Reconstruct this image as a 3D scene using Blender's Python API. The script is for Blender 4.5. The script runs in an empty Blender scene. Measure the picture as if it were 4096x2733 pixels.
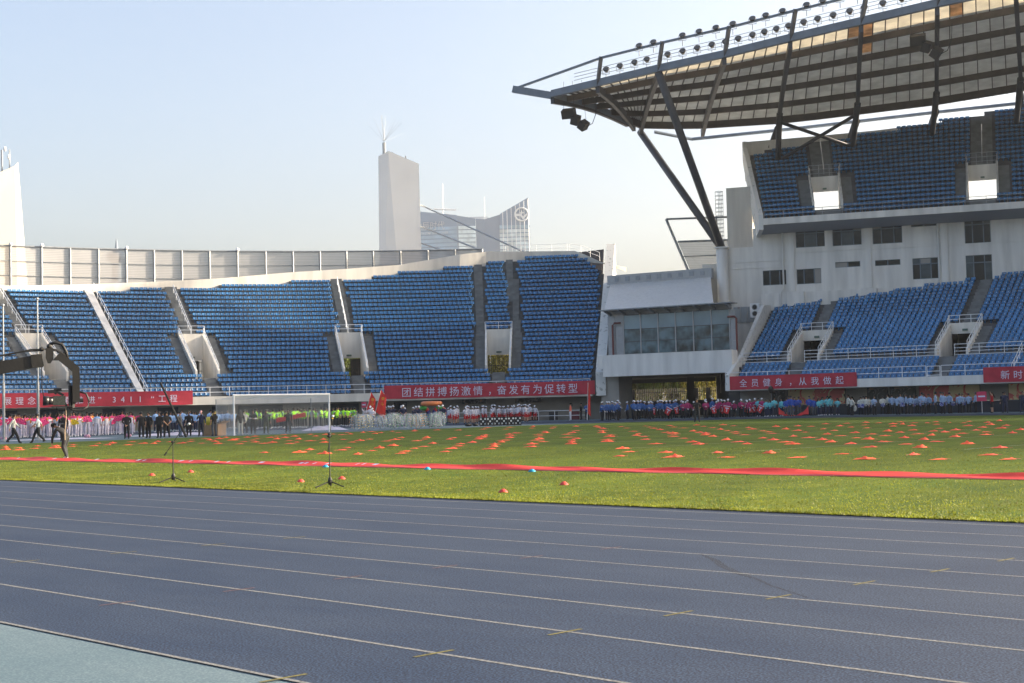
import bpy, bmesh, math, random
import numpy as np
from mathutils import Vector, Matrix
random.seed(7)
R_ = math.radians
SC = bpy.context.scene
COL = SC.collection

# ------------------------------------------------------------------ camera, sky, sun, exposure
YAW, PITCH, ROLL = R_(44.6114), R_(2.6887), R_(-1.3637)
CAM_Z = 1.2605
fw = Vector((-math.cos(YAW)*math.cos(PITCH), math.sin(YAW)*math.cos(PITCH), math.sin(PITCH)))
rt = fw.cross(Vector((0, 0, 1))).normalized(); up = rt.cross(fw)
rt2 = rt*math.cos(ROLL) + up*math.sin(ROLL); up2 = up*math.cos(ROLL) - rt*math.sin(ROLL)
cd = bpy.data.cameras.new('camera'); cam = bpy.data.objects.new('camera', cd); COL.objects.link(cam)
cd.sensor_width = 36; cd.lens = 50.243; cd.clip_start = .1; cd.clip_end = 8000
cam.matrix_world = Matrix(((rt2.x, up2.x, -fw.x, 0), (rt2.y, up2.y, -fw.y, 0), (rt2.z, up2.z, -fw.z, CAM_Z), (0, 0, 0, 1)))
SC.camera = cam
SUN_EL, SUN_ROT = R_(18), R_(37)
world = bpy.data.worlds.new('World'); SC.world = world; world.use_nodes = True
wn = world.node_tree.nodes; wl = world.node_tree.links
bg = wn['Background']; sky = wn.new('ShaderNodeTexSky'); sky.sky_type = 'NISHITA'
sky.sun_disc = False; sky.sun_elevation = SUN_EL; sky.sun_rotation = SUN_ROT
sky.altitude = 50; sky.air_density = .8; sky.dust_density = 7.0; sky.ozone_density = .5
wl.new(sky.outputs[0], bg.inputs[0]); bg.inputs[1].default_value = 0.115
sd = bpy.data.lights.new('sun', 'SUN'); sun = bpy.data.objects.new('sun', sd); COL.objects.link(sun)
sd.energy = 4.6; sd.angle = R_(2.0); sd.color = (1.0, .85, .66)
sdir = Vector((math.sin(SUN_ROT)*math.cos(SUN_EL), math.cos(SUN_ROT)*math.cos(SUN_EL), math.sin(SUN_EL)))
sun.rotation_euler = sdir.to_track_quat('Z', 'Y').to_euler(); sun.location = (80, 100, 60)
vs = SC.view_settings; vs.view_transform = 'Standard'; vs.look = 'None'; vs.exposure = 1.9; vs.gamma = 1; vs.use_curve_mapping = False
SC.cycles.max_bounces = 8; SC.cycles.transparent_max_bounces = 24; SC.cycles.use_denoising = True

# ------------------------------------------------------------------ materials
MATS = {}
def mat(name, col, rough=.7, metal=0.0, var=0.0, scale=3.0, bump=0.0, bscale=40.0, detail=4.0, spec=.4, coord='Object', stretch=None, col2=None, ramp=(.35, .65)):
    if name in MATS: return MATS[name]
    m = bpy.data.materials.new(name); m.use_nodes = True
    n = m.node_tree.nodes; l = m.node_tree.links; b = n['Principled BSDF']
    b.inputs['Base Color'].default_value = (*col, 1); b.inputs['Roughness'].default_value = rough; b.inputs['Metallic'].default_value = metal
    b.inputs['Specular IOR Level'].default_value = spec
    tc = n.new('ShaderNodeTexCoord'); src = tc.outputs[coord]
    if stretch:
        mp = n.new('ShaderNodeMapping'); mp.inputs['Scale'].default_value = stretch; l.new(src, mp.inputs[0]); src = mp.outputs[0]
    if var or col2:
        t = n.new('ShaderNodeTexNoise'); t.inputs['Scale'].default_value = scale; t.inputs['Detail'].default_value = detail; l.new(src, t.inputs['Vector'])
        r = n.new('ShaderNodeValToRGB'); r.color_ramp.elements[0].position = ramp[0]; r.color_ramp.elements[1].position = ramp[1]
        c2 = col2 or tuple(min(1, c*(1+var)) for c in col); c1 = col if col2 else tuple(c*(1-var) for c in col)
        r.color_ramp.elements[0].color = (*c1, 1); r.color_ramp.elements[1].color = (*c2, 1)
        l.new(t.outputs['Fac'], r.inputs[0]); l.new(r.outputs[0], b.inputs['Base Color'])
    if bump:
        t2 = n.new('ShaderNodeTexNoise'); t2.inputs['Scale'].default_value = bscale; t2.inputs['Detail'].default_value = 3; l.new(src, t2.inputs['Vector'])
        bp = n.new('ShaderNodeBump'); bp.inputs['Strength'].default_value = bump; bp.inputs['Distance'].default_value = .02
        l.new(t2.outputs['Fac'], bp.inputs['Height']); l.new(bp.outputs[0], b.inputs['Normal'])
    MATS[name] = m; return m
def glassy(name, col, alpha, rough=.1):
    m = mat(name, col, rough, spec=.6); n = m.node_tree.nodes; l = m.node_tree.links
    tr = n.new('ShaderNodeBsdfTransparent'); mx = n.new('ShaderNodeMixShader'); mx.inputs[0].default_value = alpha
    l.new(tr.outputs[0], mx.inputs[1]); l.new(n['Principled BSDF'].outputs[0], mx.inputs[2]); l.new(mx.outputs[0], n['Material Output'].inputs[0])
    return m
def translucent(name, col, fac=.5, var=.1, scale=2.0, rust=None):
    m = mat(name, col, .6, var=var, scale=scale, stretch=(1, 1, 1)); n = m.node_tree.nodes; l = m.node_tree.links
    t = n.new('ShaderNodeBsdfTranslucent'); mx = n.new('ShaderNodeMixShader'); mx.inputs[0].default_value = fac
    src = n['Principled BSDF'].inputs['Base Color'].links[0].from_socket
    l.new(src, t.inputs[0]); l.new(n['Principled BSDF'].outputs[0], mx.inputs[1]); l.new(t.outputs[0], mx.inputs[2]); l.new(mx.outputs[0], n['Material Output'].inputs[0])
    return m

# ------------------------------------------------------------------ mesh helpers
class MB:
    def __init__(s): s.v = []; s.f = []; s.m = []; s.cur = 0
    def add(s, vs, fs):
        o = len(s.v); s.v += [tuple(q) for q in vs]
        for q in fs: s.f.append(tuple(i+o for i in q)); s.m.append(s.cur)
    def quad(s, a, b, c, d): s.add([a, b, c, d], [(0, 1, 2, 3)])
    def box(s, x0, x1, y0, y1, z0, z1, fn=None):
        vs = [(x, y, z) for z in (z0, z1) for y in (y0, y1) for x in (x0, x1)]
        if fn: vs = [fn(*q) for q in vs]
        s.add(vs, [(0, 2, 3, 1), (4, 5, 7, 6), (0, 1, 5, 4), (2, 6, 7, 3), (0, 4, 6, 2), (1, 3, 7, 5)])
    def prism(s, pts, vec):            # closed outline extruded by a vector
        n = len(pts); v = Vector(vec); a = [Vector(q) for q in pts]
        s.add(a + [q+v for q in a], [tuple(range(n))[::-1], tuple(range(n, 2*n))] + [(i, (i+1) % n, n+(i+1) % n, n+i) for i in range(n)])
    def tube(s, pts, r, n=6, closed=False, r2=None):
        P = [Vector(q) for q in pts]; k = len(P); vs = []; fs = []
        for i, q in enumerate(P):
            if closed: d = P[(i+1) % k]-P[i-1]
            else: d = P[min(i+1, k-1)]-P[max(i-1, 0)]
            d.normalize(); a = d.cross(Vector((0, 0, 1)))
            if a.length < .1: a = d.cross(Vector((1, 0, 0)))
            a.normalize(); b = d.cross(a)
            rr = r if r2 is None else r + (r2-r)*i/max(1, k-1)
            for j in range(n):
                t = 2*math.pi*(j+.5)/n; vs.append(q + a*math.cos(t)*rr + b*math.sin(t)*rr)
        for i in range(k if closed else k-1):
            for j in range(n):
                i2 = (i+1) % k; fs.append((i*n+j, i*n+(j+1) % n, i2*n+(j+1) % n, i2*n+j))
        if not closed: fs += [tuple(range(n)), tuple(range((k-1)*n, k*n))[::-1]]
        s.add(vs, fs)
    def bar(s, a, b, w, h):             # rectangular bar from a to b, w across, h up
        a, b = Vector(a), Vector(b); d = (b-a).normalized(); x = d.cross(Vector((0, 0, 1)))
        if x.length < .05: x = Vector((1, 0, 0))
        x = x.normalized()*w/2; y = x.cross(d).normalized()*h/2
        vs = [a-x-y, a+x-y, a+x+y, a-x+y, b-x-y, b+x-y, b+x+y, b-x+y]
        s.add(vs, [(3, 2, 1, 0), (4, 5, 6, 7), (0, 1, 5, 4), (1, 2, 6, 5), (2, 3, 7, 6), (3, 0, 4, 7)])
    def lathe(s, prof, n=16, loc=(0, 0, 0), cap=True):
        vs = []; fs = []; lx, ly, lz = loc; k = len(prof)
        for r, z in prof:
            for j in range(n): t = 2*math.pi*j/n; vs.append((lx+r*math.cos(t), ly+r*math.sin(t), lz+z))
        for i in range(k-1):
            for j in range(n): fs.append((i*n+j, i*n+(j+1) % n, (i+1)*n+(j+1) % n, (i+1)*n+j))
        if cap: fs += [tuple(range(n))[::-1], tuple(range((k-1)*n, k*n))]
        s.add(vs, fs)
    def sphere(s, c, r, n=16, m=10, sc=(1, 1, 1)):
        vs = [(c[0], c[1], c[2]-r*sc[2])]; fs = []
        for i in range(1, m):
            t = math.pi*i/m
            for j in range(n): q = 2*math.pi*j/n; vs.append((c[0]+r*sc[0]*math.sin(t)*math.cos(q), c[1]+r*sc[1]*math.sin(t)*math.sin(q), c[2]-r*sc[2]*math.cos(t)))
        vs.append((c[0], c[1], c[2]+r*sc[2]))
        for j in range(n): fs.append((0, 1+(j+1) % n, 1+j)); fs.append((len(vs)-1, 1+(m-2)*n+j, 1+(m-2)*n+(j+1) % n))
        for i in range(m-2):
            for j in range(n): fs.append((1+i*n+j, 1+i*n+(j+1) % n, 1+(i+1)*n+(j+1) % n, 1+(i+1)*n+j))
        s.add(vs, fs)
    def torus(s, c, Rr, r, n=32, m=10, axis='z', a0=0, a1=2*math.pi):
        vs = []; fs = []; full = abs(a1-a0-2*math.pi) < 1e-6; kk = n if full else n+1
        for i in range(kk):
            t = a0+(a1-a0)*i/n
            for j in range(m):
                q = 2*math.pi*j/m; x = (Rr+r*math.cos(q))*math.cos(t); y = (Rr+r*math.cos(q))*math.sin(t); z = r*math.sin(q)
                vs.append((c[0]+x, c[1]+y, c[2]+z) if axis == 'z' else (c[0]+x, c[1]+z, c[2]+y))
        for i in range(n):
            i2 = (i+1) % kk
            for j in range(m): fs.append((i*m+j, i2*m+j, i2*m+(j+1) % m, i*m+(j+1) % m))
        if not full: fs += [tuple(range(m)), tuple(range((kk-1)*m, kk*m))]
        s.add(vs, fs)
    def mesh(s, name, mats, org=(0, 0, 0), smooth=False):
        me = bpy.data.meshes.new(name); o = Vector(org)
        me.from_pydata([Vector(q)-o for q in s.v], [], s.f)
        for m in (mats if isinstance(mats, (list, tuple)) else [mats]): me.materials.append(m)
        if any(s.m): me.polygons.foreach_set('material_index', s.m)
        if smooth: me.polygons.foreach_set('use_smooth', [True]*len(me.polygons))
        me.update(); return me
    def build(s, name, mats, parent=None, org=None, smooth=False):
        if org is None: org = (0, 0, 0)
        me = s.mesh(name, mats, org, smooth)
        bm = bmesh.new(); bm.from_mesh(me); bmesh.ops.recalc_face_normals(bm, faces=bm.faces); bm.to_mesh(me); bm.free()
        o = bpy.data.objects.new(name, me); COL.objects.link(o)
        if parent: o.parent = parent
        else: o.location = org
        return o
def tag(o, label=None, cat=None, group=None, kind=None):
    if label: o['label'] = label
    if cat: o['category'] = cat
    if group: o['group'] = group
    if kind: o['kind'] = kind
    return o
def empty(name, loc, rz=0, **k):
    o = bpy.data.objects.new(name, None); COL.objects.link(o); o.location = loc; o.rotation_euler = (0, 0, rz); o.empty_display_size = .3
    return tag(o, **k)
def inst(name, me, parent=None, loc=(0, 0, 0), rot=(0, 0, 0), sc=(1, 1, 1)):
    o = bpy.data.objects.new(name, me); COL.objects.link(o); o.location = loc; o.rotation_euler = rot; o.scale = sc
    if parent: o.parent = parent
    return o
def ordinal(i):
    return str(i) + ('th' if 10 <= i % 100 <= 20 else {1: 'st', 2: 'nd', 3: 'rd'}.get(i % 10, 'th'))
def text_mesh(body, size, thick=0.0):
    cu = bpy.data.curves.new('lettering', 'FONT'); cu.body = body; cu.size = size; cu.extrude = thick; cu.resolution_u = 2
    o = bpy.data.objects.new('lettering', cu); COL.objects.link(o)
    dg = bpy.context.evaluated_depsgraph_get(); me = bpy.data.meshes.new_from_object(o.evaluated_get(dg))
    vs = [tuple(v.co) for v in me.vertices]; fs = [tuple(q.vertices) for q in me.polygons]
    bpy.data.objects.remove(o); bpy.data.curves.remove(cu); bpy.data.meshes.remove(me)
    return vs, fs
class Frame:                             # a straight line in plan: u along it, v towards the field
    def __init__(s, x, y, ang):
        s.o = (x, y); a = R_(ang); s.e = (math.cos(a), math.sin(a)); s.n = (math.sin(a), -math.cos(a)); s.a = a
    def __call__(s, u, v, z): return (s.o[0]+s.e[0]*u+s.n[0]*v, s.o[1]+s.e[1]*u+s.n[1]*v, z)
class Curve(Frame):                      # the grandstand line: straight at first, then bending round to run along the field
    def __init__(s, x, y, ang):
        super().__init__(x, y, ang); s.t = [(20.0, s.o[0]+s.e[0]*20, s.o[1]+s.e[1]*20, s.a)]; u = 20.0
        while u < 215:
            _, px, py, a = s.t[-1]; u += 1; k = min(1, (u-20)/28); k = k*k*(3-2*k); na = s.a*(1-k); s.t.append((u, px+math.cos((a+na)/2), py+math.sin((a+na)/2), na))
    def __call__(s, u, v, z):
        if u <= 20: return super().__call__(u, v, z)
        i = min(int(u-20), len(s.t)-2); _, px, py, a = s.t[i]; d = u-20-i
        return (px+math.cos(a)*d+math.sin(a)*v, py+math.sin(a)*d-math.cos(a)*v, z)
FS = Frame(-70, 110, 14); FW = Curve(-80, 131.5, 26)
BC = (-64.7, 54.3)
def bp(th, r, z):                        # a point round the bend: angle from -X towards +Y, radius, height
    t = R_(th); return (BC[0]-r*math.cos(t), BC[1]+r*math.sin(t), z)
def gz(y):
    t = min(1, max(0, (y-18)/16)); return -.393+.393*t*t*(3-2*t)

# colours
concrete = mat('painted_concrete', (.66, .65, .62), .8, var=.13, scale=1.1, bump=.12, bscale=6, detail=8, stretch=(1, 1, .13))
concrete_warm = mat('stand_wall_paint', (.66, .63, .57), .8, var=.11, scale=1.0, bump=.12, bscale=6, detail=8, stretch=(1, 1, .15))
step_grey = mat('shaded_terrace_concrete', (.085, .09, .095), .9, var=.22, scale=1.5, detail=8)  # dark grey concrete, with the shade between seat rows put into the colour
aisle_grey = mat('aisle_concrete', (.16, .17, .175), .9, var=.18, scale=1.2, detail=8)
white_steel = mat('white_painted_steel', (.72, .74, .76), .45, var=.05)
dark_steel = mat('dark_grey_steel', (.05, .055, .065), .5, metal=.3, var=.15, scale=1)
blue_steel = mat('blue_grey_steel', (.13, .165, .21), .5, var=.12, scale=.8)
brown_steel = mat('brown_purlin_steel', (.065, .05, .042), .6, var=.2, scale=1)
grey_steel = mat('grey_steel', (.25, .27, .29), .45, metal=.4, var=.1)
black = mat('matte_black', (.012, .012, .013), .6)
blackgloss = mat('black_plastic', (.015, .015, .017), .35)
seat_blue = mat('seat_blue_plastic', (.028, .155, .35), .36, spec=.5, var=.26, scale=1.7)
seat_plate = mat('seat_number_plate', (.55, .60, .65), .4)
# ------------------------------------------------------------------ ground, track, pitch
def rubber(name, c1, c2, fleck, fs=60):
    m = mat(name, c1, .85, spec=.25); n = m.node_tree.nodes; l = m.node_tree.links; b = n['Principled BSDF']
    tc = n.new('ShaderNodeTexCoord')
    a = n.new('ShaderNodeTexNoise'); a.inputs['Scale'].default_value = .9; a.inputs['Detail'].default_value = 9; a.inputs['Roughness'].default_value = .68
    mp = n.new('ShaderNodeMapping'); mp.inputs['Scale'].default_value = (.45, 1.1, 1); l.new(tc.outputs['Object'], mp.inputs[0]); l.new(mp.outputs[0], a.inputs['Vector'])
    r = n.new('ShaderNodeValToRGB'); r.color_ramp.elements[0].position = .34; r.color_ramp.elements[1].position = .68
    r.color_ramp.elements[0].color = (*c1, 1); r.color_ramp.elements[1].color = (*c2, 1); l.new(a.outputs['Fac'], r.inputs[0])
    f = n.new('ShaderNodeTexNoise'); f.inputs['Scale'].default_value = fs; f.inputs['Detail'].default_value = 2; l.new(tc.outputs['Object'], f.inputs['Vector'])
    r2 = n.new('ShaderNodeValToRGB'); r2.color_ramp.elements[0].position = .44; r2.color_ramp.elements[1].position = .66
    r2.color_ramp.elements[0].color = (.38+fleck, .40+fleck, .43+fleck, 1); r2.color_ramp.elements[1].color = (1.95-fleck*1.6, 1.9-fleck*1.6, 1.75-fleck*1.4, 1); l.new(f.outputs['Fac'], r2.inputs[0])
    mx = n.new('ShaderNodeMixRGB'); mx.blend_type = 'MULTIPLY'; mx.inputs[0].default_value = 1; l.new(r.outputs[0], mx.inputs[1]); l.new(r2.outputs[0], mx.inputs[2]); l.new(mx.outputs[0], b.inputs['Base Color'])
    bm = n.new('ShaderNodeBump'); bm.inputs['Strength'].default_value = .25; bm.inputs['Distance'].default_value = .003; l.new(f.outputs['Fac'], bm.inputs['Height']); l.new(bm.outputs[0], b.inputs['Normal'])
    return m
track_mat = rubber('dark_blue_track_rubber', (.0120, .0260, .060), (.024, .040, .076), 0)
apron_mat = rubber('light_blue_track_rubber', (.078, .124, .152), (.106, .152, .178), .4)
line_mat = mat('worn_white_line_paint', (.125, .130, .134), .9, var=.5, scale=40, detail=6)
yellow_mark = mat('worn_yellow_mark_paint', (.10, .09, .025), .85, var=.35, scale=30)
red_mark = mat('worn_red_mark_paint', (.075, .043, .05), .85, var=.35, scale=30)
ground_mat = mat('grey_ground', (.20, .195, .185), .9, var=.15, scale=.05)
m = MB(); m.quad((-1400, -400, -.8), (500, -400, -.8), (500, 1300, -.8), (-1400, 1300, -.8)); tag(m.build('ground', ground_mat), kind='structure')

def sheet(name, mt, xs, ys, dz, xr=None):
    m = MB(); 
    for j in range(len(ys)-1):
        y0, y1 = ys[j], ys[j+1]
        for i in range(len(xs)-1):
            a, b = xs[i], xs[i+1]
            if xr:
                a0, a1 = max(a, xr(y0)), max(a, xr(y1))
                if a0 >= b and a1 >= b: continue
                m.quad((min(a0, b), y0, gz(y0)+dz), (b, y0, gz(y0)+dz), (b, y1, gz(y1)+dz), (min(a1, b), y1, gz(y1)+dz))
            else: m.quad((a, y0, gz(y0)+dz), (b, y0, gz(y0)+dz), (b, y1, gz(y1)+dz), (a, y1, gz(y1)+dz))
    return m.build(name, mt)
YS = [-40, -10, 5.31, 12, 18] + [18+.8*i for i in range(1, 21)] + [40, 60, 80, 93, 104, 120, 135]
tag(sheet('apron_pavement', apron_mat, [-150, 70], YS, -.012), kind='structure')
m = MB()
def ring(r0, r1, t0, t1, n, dz, mb):
    for i in range(n):
        a, b = t0+(t1-t0)*i/n, t0+(t1-t0)*(i+1)/n
        q = [bp(a, r0, 0), bp(b, r0, 0), bp(b, r1, 0), bp(a, r1, 0)]
        mb.add([(x, y, gz(y)+dz) for x, y, z in q], [(0, 1, 2, 3)])
for i in range(12): ring(33+1.4*i, 33+1.4*(i+1), -88, 90, 90, -.006, m)
for y0, y1 in ((5.31, 10), (10, 14), (14, 18.3), (87.3, 103.8)):
    m.quad((-64.7, y0, gz(y0)-.006), (60, y0, gz(y0)-.006), (60, y1, gz(y1)-.006), (-64.7, y1, gz(y1)-.006))
track = tag(m.build('running_track', track_mat), kind='structure')
for i in range(11):
    y = 17.508-1.22*i; m = MB(); z = -.3968
    m.quad((-64, y-.021, z), (45, y-.021, z), (45, y+.021, z), (-64, y+.021, z)); m.build('lane_line', line_mat, track)
for x, ys, mt in ((-16.1, (7.75, 8.98, 10.2, 11.4), yellow_mark), (-7.5, (5.31, 6.5, 7.72, 8.95, 10.2, 11.43, 12.65, 13.85), yellow_mark), (-11.7, (6.5, 7.72, 8.95, 10.17, 11.37, 12.6), red_mark)):
    for k, y in enumerate(ys):
        m = MB(); xx = x + (.08*(k) if x > -10 else .1*k)
        m.quad((xx-.018, y-.18, -.3950), (xx+.018, y-.18, -.3950), (xx+.018, y+.18, -.3950), (xx-.018, y+.18, -.3950)); m.build('lane_mark', mt, track)
stain = glassy('dark_track_stain', (.010, .014, .022), .28, .85)
STAIN = [(-9.9, 12.6, .01), (-9.44, 12.25, .045), (-8.95, 11.76, .05), (-8.35, 11.29, .055), (-8.05, 11.1, .02), (-7.7, 10.8, .012), (-6.96, 10.3, .008)]
def track_g(x, y): return (x, y, -.388)
for base, pts in ((0, STAIN),):
    m = MB()
    for a, b in zip(pts, pts[1:]): m.quad((a[0]-a[2], a[1], -.3975), (a[0]+a[2], a[1]+.03, -.3975), (b[0]+b[2], b[1]+.03, -.3975), (b[0]-b[2], b[1], -.3975))
    m.build('stain', stain, track)

def grass_material():
    m = mat('pitch_grass', (.06, .10, .015), .9, spec=.15); n = m.node_tree.nodes; l = m.node_tree.links; b = n['Principled BSDF']
    tc = n.new('ShaderNodeTexCoord')
    a = n.new('ShaderNodeTexNoise'); a.inputs['Scale'].default_value = .8; a.inputs['Detail'].default_value = 8; a.inputs['Roughness'].default_value = .65; l.new(tc.outputs['Object'], a.inputs['Vector'])
    r = n.new('ShaderNodeValToRGB'); e = r.color_ramp.elements; e[0].position = .3; e[1].position = .72; e[0].color = (.052, .095, .010, 1); e[1].color = (.118, .146, .013, 1); l.new(a.outputs['Fac'], r.inputs[0])
    f = n.new('ShaderNodeTexNoise'); f.inputs['Scale'].default_value = 28; f.inputs['Detail'].default_value = 4; l.new(tc.outputs['Object'], f.inputs['Vector'])
    r2 = n.new('ShaderNodeValToRGB'); e = r2.color_ramp.elements; e[0].position = .36; e[1].position = .68; e[0].color = (.55, .6, .5, 1); e[1].color = (1.4, 1.35, 1.3, 1); l.new(f.outputs['Fac'], r2.inputs[0])
    mx = n.new('ShaderNodeMixRGB'); mx.blend_type = 'MULTIPLY'; mx.inputs[0].default_value = 1; l.new(r.outputs[0], mx.inputs[1]); l.new(r2.outputs[0], mx.inputs[2]); l.new(mx.outputs[0], b.inputs['Base Color'])
    wv_ = n.new('ShaderNodeTexWave'); wv_.bands_direction = 'X'; wv_.inputs['Scale'].default_value = .055; wv_.inputs['Distortion'].default_value = .6; wv_.inputs['Detail Scale'].default_value = .3; l.new(tc.outputs['Object'], wv_.inputs['Vector'])
    mr_ = n.new('ShaderNodeMapRange'); mr_.inputs['To Min'].default_value = .86; mr_.inputs['To Max'].default_value = 1.08; l.new(wv_.outputs['Fac'], mr_.inputs['Value'])
    mx3 = n.new('ShaderNodeMixRGB'); mx3.blend_type = 'MULTIPLY'; mx3.inputs[0].default_value = 1; l.new(mx.outputs[0], mx3.inputs[1]); l.new(mr_.outputs[0], mx3.inputs[2]); l.new(mx3.outputs[0], b.inputs['Base Color'])
    bm = n.new('ShaderNodeBump'); bm.inputs['Strength'].default_value = .8; bm.inputs['Distance'].default_value = .05; l.new(f.outputs['Fac'], bm.inputs['Height']); l.new(bm.outputs[0], b.inputs['Normal'])
    return m
grass_mat = grass_material()
def xr(y):
    if y <= 75: return -73.6
    t = min(1, (y-75)/18); return -73.6+14*(1-math.sqrt(max(0, 1-t*t)))
pitch = tag(sheet('grass_pitch', grass_mat, [-73.6, -60, -40, -20, 0, 60], [17.95]+[18+.8*i for i in range(1, 21)]+[45, 60, 75]+[75+18*math.sin(R_(a)) for a in (12, 24, 36, 48, 60, 70, 80, 90)], .012, xr), kind='structure')
thin_line = mat('faint_pitch_line', (.30, .34, .22), .9)
ylw_line = mat('yellow_green_strip', (.26, .30, .03), .9)  # thin yellow green strip near the far grass edge
m = MB(); m.quad((-66, 88.3, .02), (60, 88.3, .02), (60, 88.55, .02), (-66, 88.55, .02)); m.build('yellow_strip', ylw_line, pitch)
for x, y0, y1 in ((-66, 40, 84), (-58, 36, 80), (-50.5, 42, 86), (-44, 38, 74), (-38.5, 34, 86), (-33, 36, 70), (-27.5, 32, 86), (-22, 30, 64), (-17, 32, 80)):
    m = MB(); m.quad((x-.025, y0, .02), (x+.025, y0, .02), (x+.025, y1, .02), (x-.025, y1, .02)); m.build('pitch_line', thin_line, pitch)
# near grass blades
blade_mat = translucent('grass_blades', (.17, .19, .018), .45, .40, 1.3)
g = np.random.default_rng(5); NB = 110000
yy = 17.86 + 15*g.random(NB)**1.9
xx = -(yy*(.42+2.0*g.random(NB)))
ang = g.random(NB)*6.283; h = .012+.02*g.random(NB); w = .006+.008*g.random(NB); lean = (g.random((NB, 2))-.5)*.05
t = np.clip((yy-18)/16, 0, 1); zz = -.393+.393*t*t*(3-2*t)+.01
edge = yy < 18.15; h[edge] *= 1.3
V = np.empty((NB, 3, 3)); V[:, 0] = np.stack([xx-np.cos(ang)*w, yy-np.sin(ang)*w, zz], 1); V[:, 1] = np.stack([xx+np.cos(ang)*w, yy+np.sin(ang)*w, zz], 1); V[:, 2] = np.stack([xx+lean[:, 0], yy+lean[:, 1], zz+h], 1)
def tri_mesh(name, V, mt):
    me = bpy.data.meshes.new(name); n = len(V)
    me.vertices.add(n*3); me.loops.add(n*3); me.polygons.add(n)
    me.vertices.foreach_set('co', V.reshape(-1).astype(np.float32)); me.loops.foreach_set('vertex_index', np.arange(n*3, dtype=np.int32))
    me.polygons.foreach_set('loop_start', np.arange(0, n*3, 3, dtype=np.int32)); me.polygons.foreach_set('loop_total', np.full(n, 3, np.int32))
    me.materials.append(mt); me.update(); me.validate(); return me
tag(inst('grass', tri_mesh('grass', V, blade_mat)), 'short sunlit grass blades along the track edge', 'grass', kind='stuff')

# ------------------------------------------------------------------ seats
def seat_mesh():
    prof = [(-.02, .37), (.02, .39), (.20, .37), (.36, .38), (.40, .42), (.435, .54), (.45, .645), (.462, .66)]   # (back, height)
    cols = [(-.215, .045), (-.13, 0), (.13, 0), (.215, .045)]
    m = MB(); n = len(cols); k = len(prof)
    front = [(x, -(b-(.0 if i > 4 else 0))+(dx if i > 3 else 0), z+(dx*.5 if i < 4 else 0)) for i, (b, z) in enumerate(prof) for x, dx in cols]
    off = [(0, -.03), (0, -.03), (0, -.03), (.02, -.03), (.03, -.015), (.03, 0), (.03, 0), (.03, 0)]
    back = [(x, -(b+off[i][0])+(dx if i > 3 else 0), z+off[i][1]+(dx*.5 if i < 4 else 0)) for i, (b, z) in enumerate(prof) for x, dx in cols]
    o = k*n; fs = []
    for i in range(k-1):
        for j in range(n-1):
            a = i*n+j; fs.append((a, a+1, a+n+1, a+n)); fs.append((o+a, o+a+n, o+a+n+1, o+a+1))
        fs.append((i*n, (i+1)*n, o+(i+1)*n, o+i*n)); a = i*n+n-1; fs.append((a, o+a, o+a+n, a+n))
    for j in range(n-1): fs.append((j, o+j, o+j+1, j+1)); a = (k-1)*n+j; fs.append((a, a+1, o+a+1, o+a))
    m.add(front+back, fs)
    m.box(-.05, .05, -.40, -.30, 0, .40)
    m.cur = 1; m.quad((-.04, -.427, .53), (.04, -.427, .53), (.04, -.433, .565), (-.04, -.433, .565))
    return m
SEAT = seat_mesh(); SEAT_ME = SEAT.mesh('seat', [seat_blue, seat_plate])
SV = np.array(SEAT.v); SF = SEAT.f; SM = SEAT.m
def seat_mass(name, places, parent):
    n = len(SV); vs = []; 
    for x, y, z, a in places:
        c, s = math.cos(a), math.sin(a); q = np.empty_like(SV)
        q[:, 0] = SV[:, 0]*c-SV[:, 1]*s+x; q[:, 1] = SV[:, 0]*s+SV[:, 1]*c+y; q[:, 2] = SV[:, 2]+z; vs.append(q)
    if not vs: return
    V = np.concatenate(vs); o = parent.location; V -= np.array(o)
    me = bpy.data.meshes.new(name)
    lt = np.array([len(f) for f in SF], np.int32); li = np.concatenate([np.array(f, np.int32) for f in SF])
    N = len(places); L = len(li)
    me.vertices.add(len(V)); me.loops.add(L*N); me.polygons.add(len(lt)*N)
    me.vertices.foreach_set('co', V.reshape(-1).astype(np.float32))
    me.loops.foreach_set('vertex_index', (li[None]+(np.arange(N)*n)[:, None]).reshape(-1).astype(np.int32))
    ls = np.concatenate([[0], np.cumsum(lt)[:-1]])
    me.polygons.foreach_set('loop_start', (ls[None]+(np.arange(N)*L)[:, None]).reshape(-1).astype(np.int32)); me.polygons.foreach_set('loop_total', np.tile(lt, N))
    me.polygons.foreach_set('material_index', np.tile(np.array(SM, np.int32), N)); me.materials.append(seat_blue); me.materials.append(seat_plate)
    me.update(); me.validate(); ob = inst(name, me, parent); tag(ob, kind='stuff'); return ob
def place_seats(places, parent, most=300):
    # places: x, y, z, angle ; seats nearest the camera become parts of their own
    def seen(q):
        d = Vector((q[0], q[1], q[2]-CAM_Z)); z = d.dot(fw); return abs(d.dot(rt2)/z) < .352 and abs(d.dot(up2)/z) < .235
    places = sorted(places, key=lambda q: (not seen(q), q[0]**2+q[1]**2))
    for x, y, z, a in places[:most]: inst('seat', SEAT_ME, parent, Vector((x, y, z))-parent.location, (0, 0, a))
    seat_mass('seat_rows', places[most:], parent)

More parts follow.
